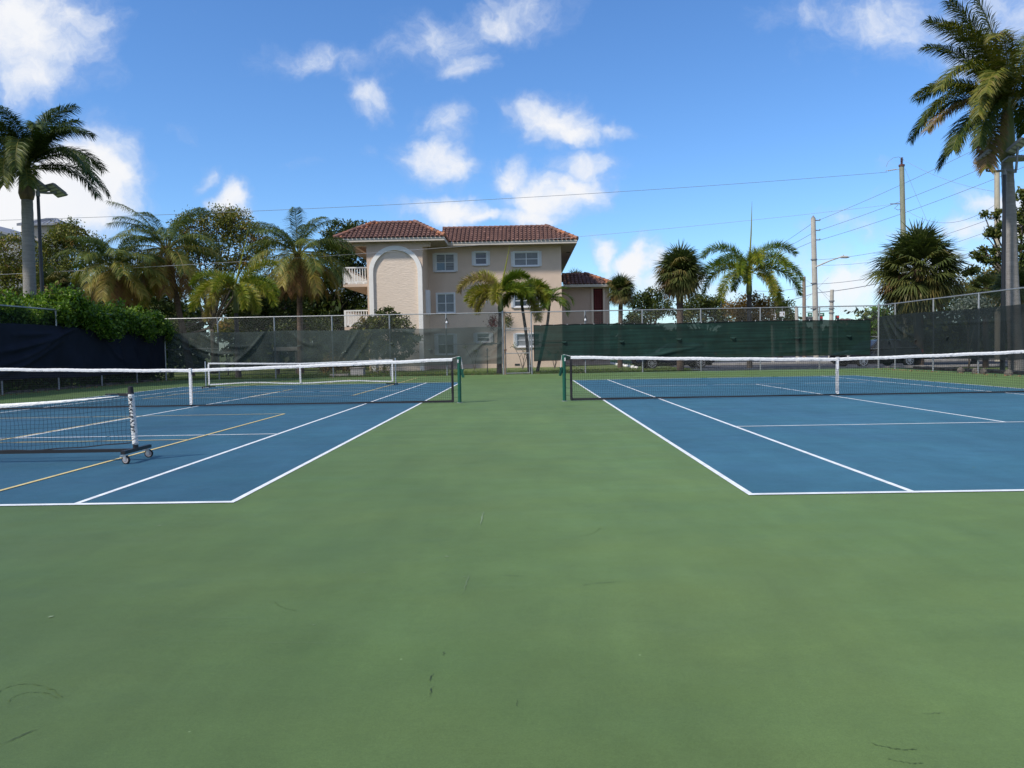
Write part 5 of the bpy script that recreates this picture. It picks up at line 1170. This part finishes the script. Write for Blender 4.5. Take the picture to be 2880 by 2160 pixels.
sy = SY-.9; tz = at(1650, 799, sy).z; rx1 = at(1722, 797, sy).x; rz = at(1650, 771, sy+1.9).z
hip(sx0+.3, rx1, sy, SY+8, tz, 1.9, rz-tz, 5, 15, sides=(0, 1), fz=.2)

# far buildings on the left
o = thing('distant_building', 'distant cream tower with a small hipped metal roof at the far left', 'building', (-50, 95, 0))
TY = 92.0; x0, x1 = at(60, 660, TY).x, at(133, 660, TY).x; zt = at(100, 632, TY).z
b = MB(); b.box(x0, x1, TY, TY+4, 0, zt); b.build('wall', mat('cream_tower_wall', (.50, .44, .36), .9, var=.05), o)
ex0, ex1 = at(47, 632, TY-.8).x, at(166, 632, TY-.8).x; za = at(112, 613, TY+1.5).z; cx = (ex0+ex1)/2
b = MB(); b.add([(ex0, TY-.8, zt), (ex1, TY-.8, zt), (ex1, TY+5, zt), (ex0, TY+5, zt), (cx-.6, TY+2, za), (cx+.6, TY+2, za)], [(0,1,5,4),(1,2,5),(2,3,4,5),(3,0,4),(3,2,1,0)])
b.box(ex0, ex1, TY-.82, TY-.80, zt-.22, zt); rf = b.build('roof', m_metalroof, o)
b = MB()
for i in range(9): t = i/8; p = Vector((ex0+(ex1-ex0)*t, TY-.8, zt+.02)); q = Vector((cx-.6+1.2*t, TY+2, za+.03)); b.tube([p, q], .05, 4)
b.build('standing_seam', m_metalroof, rf)
o = thing('distant_building', 'distant grey pitched roof wing at the left edge behind the trees', 'building', (-60, 90, 0))
wy = 88.0; a = at(-120, 610, wy); c = at(60, 668, wy)
b = MB(); b.add([(a.x, wy, a.z), (c.x, wy, c.z), (c.x, wy, 0), (a.x, wy, 0), (a.x, wy+9, a.z), (c.x, wy+9, c.z), (c.x, wy+9, 0), (a.x, wy+9, 0)], [(0,3,2,1),(1,2,6,5),(4,5,6,7),(0,4,7,3)]); b.build('wall', mat('grey_wall', (.30, .30, .31), .9, var=.06), o)
b = MB(); b.add([(a.x, wy-.5, a.z+.05), (c.x+.6, wy-.5, c.z-.15), (c.x+.6, wy+9.5, c.z-.15), (a.x, wy+9.5, a.z+.05), (a.x, wy-.5, a.z-.25), (c.x+.6, wy-.5, c.z-.4)], [(0,1,2,3),(4,5,1,0)]); b.build('roof', m_metalroof, o)
o = thing('distant_house', 'tiny distant houses with pinkish roofs above the right end of the green screen', 'house', (60, 150, 0))
for px0, px1 in ((2378, 2394), (2392, 2410)):
    HY = 150; x0, x1 = at(px0, 900, HY).x, at(px1, 900, HY).x; z = at(2395, 901, HY).z; zt = at(2395, 893, HY).z
    b = MB(); b.box(x0+.15, x1-.15, HY, HY+6, 0, z); b.build('wall', m_wall2, o)
    b = MB(); xm = (x0+x1)/2; b.add([(x0, HY-.5, z), (x1, HY-.5, z), (x1, HY+6, z), (x0, HY+6, z), (xm, HY+3, zt)], [(0,1,4),(1,2,4),(2,3,4),(3,0,4)]); b.build('roof', m_tile, o)

# ------------------------------------------------------------------ poles, wires
def wire(b, p, q, sag=.0, r=.02, n=24):
    p, q = Vector(p), Vector(q); b.tube([p.lerp(q, i/n)-Z3*(4*sag*(i/n)*(1-i/n)) for i in range(n+1)], r, 4, cap=False)
def pole(name, label, px0, py0, px1, py1, Y, r, m, extra=None, square=False, group=None):
    t = at(px0, py0, Y); bb = at(px1, py1, Y); d = (t-bb); bb2 = bb-d*(bb.z/d.z) if d.z else bb
    o = thing(name, label, 'utility pole', (bb2.x, Y, 0), group)
    b = MB(); b.tube([bb2-Z3*.1, t], [r*1.12, r*.88], 4 if square else 12); b.build('shaft', m, o); return o, t, bb2
o, tF, _ = pole('utility_pole', 'tall weathered wooden utility pole rising behind the wide sabal palm', 2536, 468, 2540, 640, 55, .18, m_wood)
b = MB(); b.tube([tF, tF+Z3*.12], .20, 12)
z = 0
for k in range(6): b.tube([tF+Z3*(.12+k*.085), tF+Z3*(.15+k*.085), tF+Z3*(.19+k*.085)], [.05, .11, .05], 10)
b.build('insulator', mat('brown_insulator', (.12, .05, .04), .4), o)
w = MB(); q0 = at(2530, 476, 55)
for k in range(5): w.tube([q0+Vector((-.25-k*.12, 0, -.02*k)), q0+Vector((-.29-k*.12, 0, -.02*k))], .05, 8)
w.tube([q0, q0-Vector((1.0, 0, .1))], .02, 6); w.build('strain_insulator', m_pole, o)
b = MB(); q = at(2532, 573, 55); b.obox(q-Vector((.35, 0, 0)), (.35, 0, 0), (0, .04, 0), (0, 0, .03)); b.tube([q-Vector((.2, .1, .1)), q-Vector((.45, .1, .32)), q-Vector((.2, .1, .45)), q-Vector((0, .1, .35))], .02, 6); b.build('wire_bracket', m_wire, o)
o, tA, bA = pole('utility_pole', 'pale concrete utility pole with a street lamp arm and three short crossarms', 2287, 614, 2294, 900, 60, .20, m_pole, square=False)
b = MB(); b.tube([tA, tA+Z3*.22], [.17, .02], 12)
for py in (620, 648, 675):
    q = at(2291, py, 60); b.box(q.x, q.x+.42, q.y-.04, q.y+.04, q.z-.035, q.z+.035); b.tube([(q.x+.40, q.y, q.z), (q.x+.40, q.y, q.z+.10)], .04, 8)
b.build('crossarm', m_lampg, o)
b = MB()
for py in (730, 797, 868): q = at(2289, py, 60); b.tube([q-Z3*.04, q+Z3*.04], .24, 12)
b.build('pole_band', m_lampg, o)
a0 = at(2293, 751, 59.8); a1 = at(2335, 733, 59.8); a2 = at(2362, 724, 59.8); b = MB(); b.tube([a0, a1, a2], [.05, .045, .04], 8); ar = b.build('lamp_arm', m_pole, o)
h = at(2376, 723, 59.8); b = MB(); b.tube([a2, a2+Vector((.12, 0, .02)), h+Vector((.15, 0, .0)), h+Vector((.35, 0, -.02))], [.04, .09, .10, .03], 10); b.tube([h+Vector((-.1, 0, .09)), h+Vector((-.1, 0, .17))], .04, 8); b.build('lamp_head', m_pole, ar)
o, tB, _ = pole('utility_pole', 'short brownish pole left of the concrete utility pole', 2261, 778, 2262, 900, 64, .15, mat('brown_pole', (.27, .21, .17), .9, var=.2, scale=4, stretch=(3, 3, .5)))
o, tC, _ = pole('utility_pole', 'short banded pole right of the concrete utility pole', 2340, 815, 2338, 900, 58, .15, m_pole)
b = MB()
for py in (847, 868, 880): q = at(2339, py, 58); b.tube([q-Z3*.05, q+Z3*.05], .2, 10)
b.build('pole_band', m_lampg, o)
o, tE, _ = pole('utility_pole', 'very tall pale concrete pole behind the right floodlight pole', 2804, 480, 2806, 850, 48, .165, mat('ochre_concrete_pole', (.42, .38, .29), .85, var=.1))
q = at(2788, 612, 47.6); b = MB(); b.tube([q, q+Vector((.5, 0, -.1)), (tE.x, 48, q.z)], .02, 6); b.tube([q+Z3*.12, q, q-Z3*.1], [.03, .12, .14], 8); b.build('camera_head', m_lampg, o)
for px, lb, t in ((2240, 'thin grey sign post behind the fence near the concrete pole', 862), (2170, 'thin grey post left of the white signs', 866)):
    pole('sign_post', lb, px, t, px+1, 900, 56, .10 if px < 2200 else .13, m_pole, group='thin posts beyond the parking lot')
def cable(name, label, segs, m=m_wire):
    o = MB()
    for (p, q, sag, r) in segs: wire(o, p, q, sag, r*.72)
    ob = o.build(name, m); tag(ob, label, 'cable', 'overhead cables'); return ob
cable('overhead_cable', 'longest overhead cable, crossing above the roof from the left edge to the wooden pole top', [(at(-220, 626, 44), at(2496, 484, 55), 0.42, .017)])
cable('overhead_cable', 'pale overhead cable passing low in front of the building windows to the wooden pole', [(at(-220, 782, 40), at(2500, 576, 55), .55, .013)], m_wirel)
for py0, py1, py2, lb in ((618, 512, 300, 'upper'), (647, 558, 400, 'middle'), (675, 594, 505, 'lower')):
    P_ = at(2306, py0, 60); Q_ = at(2536, py1, 56); E_ = Q_+(Q_-P_)*1.9; E_.z += (E_.x-Q_.x)*.05
    cable('overhead_cable', f'{lb} of the three cables climbing right from the concrete pole crossarms', [(P_, E_, .35, .022)])
for y0, y1, y2, lb in ((633, 677, 60, 'upper'), (661, 695, 60, 'middle'), (685, 707, 60, 'lower')):
    P_ = at(2286, y0-6, 60); Q_ = at(2205, y1, 70); cable('overhead_cable', f'{lb} of the three cables running left from the concrete pole behind the large foxtail palm', [(P_, Q_+(Q_-P_)*2.5, .2, .022)])
cable('overhead_cable', 'sagging cable from the concrete pole to the sabal palm below the lamp arm', [(at(2296, 731, 60), at(2800, 610, 49), .5, .018), (at(2312, 746, 60), at(2806, 640, 49), .6, .015)])
cable('overhead_cable', 'thick pair of low cables crossing behind the wide sabal palm', [(at(2120, 818, 62), at(2297, 799, 60), .2, .022), (at(2297, 799, 60), at(2806, 684, 49), .5, .024), (at(2150, 850, 62), at(2290, 824, 60), .2, .03), (at(2290, 824, 60), at(2806, 692, 49), .5, .034)])
cable('overhead_cable', 'sagging cable from the wooden pole to the very tall pole', [(at(2540, 585, 55), at(2804, 572, 48.2), 1.1, .016), (at(2540, 449, 55), at(2810, 540, 48.2), .35, .014)])
cable('overhead_cable', 'steep guy wire running down from the top of the wooden pole', [(at(2545, 474, 55), at(2640, 700, 54), .0, .014)])
cable('overhead_cable', 'crossing guy wires between the short poles', [(at(2265, 786, 64), at(2338, 838, 58), .0, .016), (at(2297, 806, 60), at(2339, 853, 58), .0, .02), (at(2230, 880, 66), at(2330, 780, 61), .0, .012), (at(2262, 858, 64), at(2338, 866, 58), .1, .014), (at(2270, 864, 64), at(2338, 872, 58), .1, .014)])
# jumper loop on the wooden pole
b = MB(); pts = [(2492, 470), (2498, 455), (2512, 444), (2528, 441), (2536, 447)]; b.tube([at(x, y, 54.8) for x, y in pts], .013, 5, cap=False); jl = b.build('overhead_cable', m_wire); tag(jl, 'thin curved jumper wire over the top of the wooden pole', 'cable', 'overhead cables')
# road signs and signals
o = thing('street_sign', 'green street name sign hung beside the concrete utility pole', 'sign', (at(2295, 885, 72).x, 72, at(2295, 885, 72).z))
for x0, x1 in ((2272, 2284), (2298, 2318)):
    p, q = at(x0, 890, 72), at(x1, 880, 72); b = MB(); b.box(p.x, q.x, 71.97, 72.03, p.z, q.z); sf = b.build('sign_face', m_signg, o)
    b = MB(); b.box(p.x+(q.x-p.x)*.25, p.x+(q.x-p.x)*.8, 71.95, 71.968, p.z+(q.z-p.z)*.35, p.z+(q.z-p.z)*.7); b.build('sign_lettering', m_signw, sf)
p, q = at(2268, 878, 72), at(2345, 874, 72); b = MB(); b.tube([p, q], .04, 6); b.build('mast_arm', m_galv, o)
o = thing('road_sign', 'small white square road sign hanging above the screen', 'sign', tuple(at(2200, 883, 58)))
p, q = at(2193, 890, 58), at(2207, 876.5, 58); b = MB(); b.box(p.x, q.x, 57.98, 58.02, p.z, q.z); b.build('sign_face', m_signw, o)
b = MB(); s_ = at(2200, 862, 58); b.tube([(s_.x, 58, q.z), (s_.x, 58, s_.z)], .02, 6); b.build('hanger', m_galv, o)
o = thing('road_sign', 'narrow grey and white sign on a post left of the square sign', 'sign', tuple(at(2179, 890, 58)))
p, q = at(2176, 899, 58), at(2182, 880, 58); b = MB(); b.box(p.x, q.x, 57.98, 58.02, p.z, q.z); b.build('sign_face', m_signw, o)
b = MB(); b.tube([((p.x+q.x)/2, 58.04, 0), ((p.x+q.x)/2, 58.04, q.z+.35)], .02, 6); b.build('sign_pole', m_galv, o)
for px, py, lb in ((2310, 900, 'red traffic signal just right of the concrete pole'), (2356, 898, 'red traffic signal above the screen, right of the banded pole'), (2436, 894, 'red traffic signal nearest the corner of the fence')):
    c = at(px, py, 90); o = thing('traffic_light', lb, 'traffic light', tuple(c), 'traffic lights at the crossing')
    b = MB(); b.box(c.x-.17, c.x+.17, 90, 90.3, c.z-.45, c.z+.45); h_ = b.build('signal_head', m_black, o)
    b = MB(); b.tube([(c.x, 89.99, c.z+.28), (c.x, 89.9, c.z+.28)], .13, 10); b.build('lens', m_red, h_)
    b = MB(); b.tube([(c.x, 90.1, 0), (c.x, 90.1, c.z-.45)], .05, 8); b.build('signal_pole', m_galv, o)
o = thing('traffic_light', 'dark traffic signal cluster beside the green street sign', 'traffic light', tuple(at(2277, 897, 80)))
c = at(2278, 897, 80)
for k in (-1, 0, 1):
    b = MB(); b.box(c.x+k*.42-.17, c.x+k*.42+.17, 80, 80.3, c.z-.35, c.z+.25)
    for j in range(3): b.box(c.x+k*.42-.19, c.x+k*.42+.19, 79.85, 80, c.z+.14-j*.2, c.z+.16-j*.2)
    b.build('signal_head', m_black if k else m_lampg, o)

# ------------------------------------------------------------------ cars
def car(label, x, y, ang, paint, suv=False, name='parked_car'):
    o = thing(name, label, 'car', (x, y, 0)); M_ = Matrix.Translation((x, y, -.02)) @ Matrix.Rotation(ang, 4, 'Z')
    Lc, Wc = 4.65, .91; hs = 1.0 if not suv else 1.12
    # side profile stations along the car, front at -x: (x, roof z or bonnet z, waist z, sill z, half width)
    st = [(-2.32,.62,.36,.74),(-2.20,.70,.24,.82),(-1.85,.78,.20,.89),(-1.2,.88,.20,.905),(-.6,.95,.19,.91),(0,.97,.19,.91),(.8,.98,.19,.91),(1.5,1.0,.20,.905),(2.0,1.0,.24,.87),(2.25,.94,.34,.80),(2.33,.78,.42,.72)]
    def sec(xx, zt, zb, w):
        zt *= hs; return [(xx,-w*.80,zb),(xx,-w,zb+.10),(xx,-w*1.01,(zt+zb)/2),(xx,-w*.97,zt-.10),(xx,-w*.86,zt),(xx,0,zt+.025),(xx,w*.86,zt),(xx,w*.97,zt-.10),(xx,w*1.01,(zt+zb)/2),(xx,w,zb+.10),(xx,w*.80,zb)]
    b = MB(); fine = []
    for i in range(len(st)-1):
        for k in range(3): t = k/3; fine.append([st[i][j]*(1-t)+st[i+1][j]*t for j in range(4)])
    fine.append(list(st[-1])); n = 11; vs = []
    wx = (-1.42, 1.38); wr = .37
    for s in fine:
        for q in sec(*s):
            q = list(q)
            for c_ in wx:      # wheel arches rise over the wheels
                d = abs(s[0]-c_)
                if d < wr and abs(q[1]) > .6 and q[2] < .62: q[2] = max(q[2], .33+math.sqrt(wr*wr-d*d)*.95 if q[2] < .34+math.sqrt(wr*wr-d*d) else q[2])
            vs.append(q)
    b.add(vs, [(i*n+k, i*n+k+1, (i+1)*n+k+1, (i+1)*n+k) for i in range(len(fine)-1) for k in range(n-1)]+[tuple(range(n)), tuple((len(fine)-1)*n+k for k in range(n))[::-1]])
    def put(b_, nm, m_, par, smooth=False):
        for i, q in enumerate(b_.v): b_.v[i] = tuple(M_ @ Vector(q))
        return b_.build(nm, m_, par, smooth=smooth)
    body = put(b, 'body', paint, o, True)
    zr = (1.44 if not suv else 1.68); ws = [(-1.05,.93,.80),(-.35,zr-.05,.62),(.1,zr,.64),(.9,zr-.01,.64),(1.45,zr-.10,.62),(2.02 if not suv else 2.2,1.0,.76)]
    g = MB(); vs = []
    for (xx, zt, w) in ws: vs += [(xx,-.86,.95*hs if zt > 1.05 else zt*hs-.02),(xx,-w,zt-.03),(xx,-w*.85,zt),(xx,w*.85,zt),(xx,w,zt-.03),(xx,.86,.95*hs if zt > 1.05 else zt*hs-.02)]
    g.add(vs, [(i*6+k, i*6+k+1, (i+1)*6+k+1, (i+1)*6+k) for i in range(5) for k in range(5)]); put(g, 'window_glass', m_glass, o)
    r_ = MB(); r_.grid(lambda u_, v_: ((-.33+1.75*u_), (-.60+1.2*v_), zr+.012-.06*abs(2*u_-1)**3-.05*abs(2*v_-1)**3), 8, 6)
    for s_ in (-1, 1):
        for (xa, za, xb, zb_) in ((-1.02,.95*hs,-.34,zr-.03),(.28,.95*hs,.28,zr-.01),(1.95,1.0*hs,1.42,zr-.09)): r_.tube([(xa, s_*.85, za), (xb, s_*.63, zb_)], .035, 5)
    put(r_, 'roof', paint, o)
    b = MB()
    for s_ in (-1, 1): b.tube([(-1.0, s_*.875, .955*hs), (1.9, s_*.875, 1.0*hs)], .012, 5)
    put(b, 'chrome_trim', m_steel, o)
    for s_ in (-1, 1):
        b = MB(); b.box(-.98, -.82, s_*.93, s_*1.05, .98*hs, 1.12*hs); put(b, 'mirror', paint, o)
        b = MB(); b.box(-2.27, -2.05, s_*.52, s_*.80, .56*hs, .68*hs); put(b, 'headlight', m_frame, o)
        b = MB(); b.box(2.18, 2.31, s_*.50, s_*.80, .70*hs, .86*hs); put(b, 'tail_light', m_red, o)
        for c_ in wx:
            b = MB(); r = .33; b.tube([(c_, s_*.68, r), (c_, s_*.71, r), (c_, s_*.87, r), (c_, s_*.90, r)], [r*.93, r, r, r*.93], 24); wo_ = put(b, 'wheel', m_tyre, o)
            b = MB(); b.tube([(c_, s_*.895, r), (c_, s_*.905, r)], r*.70, 20, cap=False)
            for k in range(10):
                w_ = k*math.pi/5+(.12 if k % 2 else -.12)*0; dv = Vector((math.cos(w_), 0, math.sin(w_))); b.obox(Vector((c_, s_*.905, r))+dv*r*.36, dv*r*.34, dv.cross(Vector((0, 1, 0)))*.016, (0, .008, 0))
            b.tube([(c_, s_*.90, r), (c_, s_*.92, r)], r*.16, 10); K_ = 20
            vs = []
            for k in range(K_): w_ = 2*math.pi*k/K_; vs += [(c_+r*.74*math.cos(w_), s_*.906, r+r*.74*math.sin(w_)), (c_+r*.64*math.cos(w_), s_*.906, r+r*.64*math.sin(w_))]
            b.add(vs, [(2*k, 2*((k+1) % K_), 2*((k+1) % K_)+1, 2*k+1) for k in range(K_)]); put(b, 'rim', m_steel, wo_)
            b = MB(); b.tube([(c_, s_*.88, r), (c_, s_*.902, r)], r*.62, 18); put(b, 'brake_disc', m_dark, wo_)
    b = MB(); b.box(-2.15, 2.1, -.62, .62, .16, .40); put(b, 'underbody', m_dark, o)
    b = MB(); b.box(-2.345, -2.30, -.42, .42, .42*hs, .54*hs); put(b, 'grille', m_dark, o)
    return o
g = at(1897, 1030, 44.8)
car('dark blue car parked beyond the grass, seen under the green screen', g.x, 45.2, R(3), m_carg)
g = at(2432, 1030, 41.6)
car('black car parked by the fence corner, its wheel showing under the screen', g.x+.75, 42.0, R(14), m_carb, suv=False)

# ------------------------------------------------------------------ small things beyond the back fence
o = thing('utility_box', 'pale concrete utility box standing behind the net', 'box', (at(1004, 1050, 41).x, 41, 0))
p, q = at(986, 1058, 41), at(1021, 1036, 41); b = MB(); b.box(p.x, q.x, 41, 41.6, 0, q.z); bx_ = b.build('cabinet', mat('pale_grey_paint', (.38, .38, .38), .8, var=.08), o)
b = MB(); b.box(p.x-.03, q.x+.03, 40.97, 41.63, q.z+.001, q.z+.05); b.build('lid', m_conc, bx_)
o = MB(); p, q = at(929, 1060, 40.2), at(980, 1052, 40.2); o.box(p.x, q.x, 40.1, 40.4, -.05, max(.12, q.z)); tag(o.build('planter_edge', m_conc), 'low concrete planter edge in front of the flowering shrub', 'planter')
o = thing('garden_bench', 'pale concrete bench slab seen dimly through the faded screen', 'bench', (at(805, 990, 47).x, 47, 0))
p, q = at(768, 987, 47), at(842, 975, 47)
b = MB(); b.box(p.x, q.x, 47, 47.5, p.z, q.z); b.build('seat', m_conc, o)
for xx in (p.x+.15, q.x-.3): b = MB(); b.box(xx, xx+.10, 47.05, 47.45, -.05, p.z-.002); b.build('leg', m_kerb, o)
o = thing('garden_post', 'thin dark garden lamp post seen through the screen left of the gate', 'post', (at(1371, 1040, 40.5).x, 40.5, 0))
t = at(1370, 985, 40.5); b = MB(); b.tube([(t.x, 40.5, -.05), (t.x, 40.5, t.z)], .022, 6); b.build('stem', m_black, o)
b = MB(); b.tube([(t.x, 40.5, t.z), (t.x, 40.5, t.z+.03), (t.x, 40.5, t.z+.12)], [.06, .07, .02], 8); b.box(t.x-.13, t.x+.13, 40.48, 40.52, t.z-.36, t.z-.335); b.build('lamp_cap', m_black, o)
# bare stems against the wall
for px, Yb, lb in ((1470, 50, 'bare forked shrub against the wall behind the gate'), (1335, 50, 'leggy bare shrub behind the faded screen under the small window'), (1560, 50, 'bare shrub stems under the left end of the green screen')):
    random.seed(px); q = at(px, 1030, Yb); o = thing('bare_shrub', lb, 'shrub', (q.x, Yb, 0), 'bare shrubs along the building wall'); b = MB(); lf = MB()
    for k in range(3):
        a = random.uniform(-.5, .5); h = random.uniform(.9, 1.6); p2 = Vector((q.x+a*h, Yb, h)); b.tube([(q.x, Yb, -.05), (q.x+a*h*.35, Yb+.05, h*.5), p2], [.03, .022, .01], 5); b.tube([(q.x+a*h*.35, Yb+.05, h*.5), (q.x-a*.3, Yb, h*.85)], [.018, .008], 4)
        RNG = np.random.default_rng(px+k); nn_ = 30; lf.leaf_cloud(np.array(p2)+RNG.normal(0, .10, (nn_, 3)), .07, None, RNG.uniform(.2, .7, nn_).tolist(), .4)
    b.build('stems', m_bark, o); lf.build('leaves', m_leafo, o)
ORD = ('first second third fourth fifth sixth seventh eighth ninth tenth eleventh twelfth thirteenth fourteenth fifteenth last').split()
# white stone edging running away beside the dark car
random.seed(5); p, q = gnd(1686, 1016), gnd(1790, 1034)
for i in range(16):
    t = i/15; c = p.lerp(q, t); b = MB(); r = random.uniform(.12, .2)
    prof = [(r*.9, 0), (r, .06), (r*.75, .13), (r*.2, .16)]
    K_ = 8; vs = [(c.x+a*math.cos(6.283*k/K_)*random.uniform(.85, 1.1), c.y+a*math.sin(6.283*k/K_)*random.uniform(.85, 1.1), z-.06) for a, z in prof for k in range(K_)]
    b.add(vs, [(j*K_+k, j*K_+(k+1) % K_, (j+1)*K_+(k+1) % K_, (j+1)*K_+k) for j in range(3) for k in range(K_)]+[tuple(3*K_+k for k in range(K_))])
    tag(b.build('edging_stone', m_trim, smooth=True), f'{ORD[i]} white stone from the building end of the edging row beside the parking lot', 'stone', 'white edging stones')
random.seed(9)
for i, (px, py) in enumerate(((2700, 1048), (2722, 1052), (2745, 1050), (2815, 1056), (2846, 1055))):
    c = gnd(px, py); c.x = XR-.05+random.uniform(-.1, .1); b = MB(); r = random.uniform(.12, .2); K_ = 8
    prof = [(r, 0), (r*1.05, .08), (r*.8, .17), (r*.25, .21)]
    vs = [(c.x+a*math.cos(6.283*k/K_)*random.uniform(.8, 1.1), c.y+a*math.sin(6.283*k/K_)*random.uniform(.8, 1.1), z) for a, z in prof for k in range(K_)]
    b.add(vs, [(j*K_+k, j*K_+(k+1) % K_, (j+1)*K_+(k+1) % K_, (j+1)*K_+k) for j in range(3) for k in range(K_)]+[tuple(3*K_+k for k in range(K_))])
    tag(b.build('loose_stone', m_kerb), f'{ORD[i]} loose brown stone from the back corner on the right fence kerb', 'stone', 'loose stones on the right kerb')

# far vegetation closing the horizon
RNG = np.random.default_rng(77)
def treeline(label, x0, x1, y, h, n, seed, leaf=.35, jag=.35):
    b = MB(); X_ = RNG.uniform(x0, x1, n); ht = h*(1+jag*(np.sin(X_*.31+seed)*.5+np.sin(X_*.83+seed*2)*.3+np.sin(X_*1.9)*.2)); zz = RNG.uniform(0, 1, n)**.8*ht
    b.leaf_cloud(np.stack([X_, y+RNG.normal(0, 1.2, n), zz], 1), leaf, np.array([0, 0, .4]), np.clip(RNG.normal(.38, .2, n), 0, 1).tolist(), .55)
    tag(b.build('treeline', m_leafd, kind='stuff'), label, 'tree line')
treeline('dark far-off belt of shrubs and trees behind the left side of the back fence', -75, -28.3, 68, 6.3, 21000, 1)
treeline('dark shrubs between the distant gap of sky and the apartment building', -25.8, -10, 68, 6.0, 11000, 2)
treeline('far-off belt of low trees across the road on the right', 8, 130, 118, 4.3, 30000, 3, leaf=.42)
treeline('dark shrubbery standing behind the right side fence', 24, 62, 56, 4.0, 12000, 4, leaf=.26)
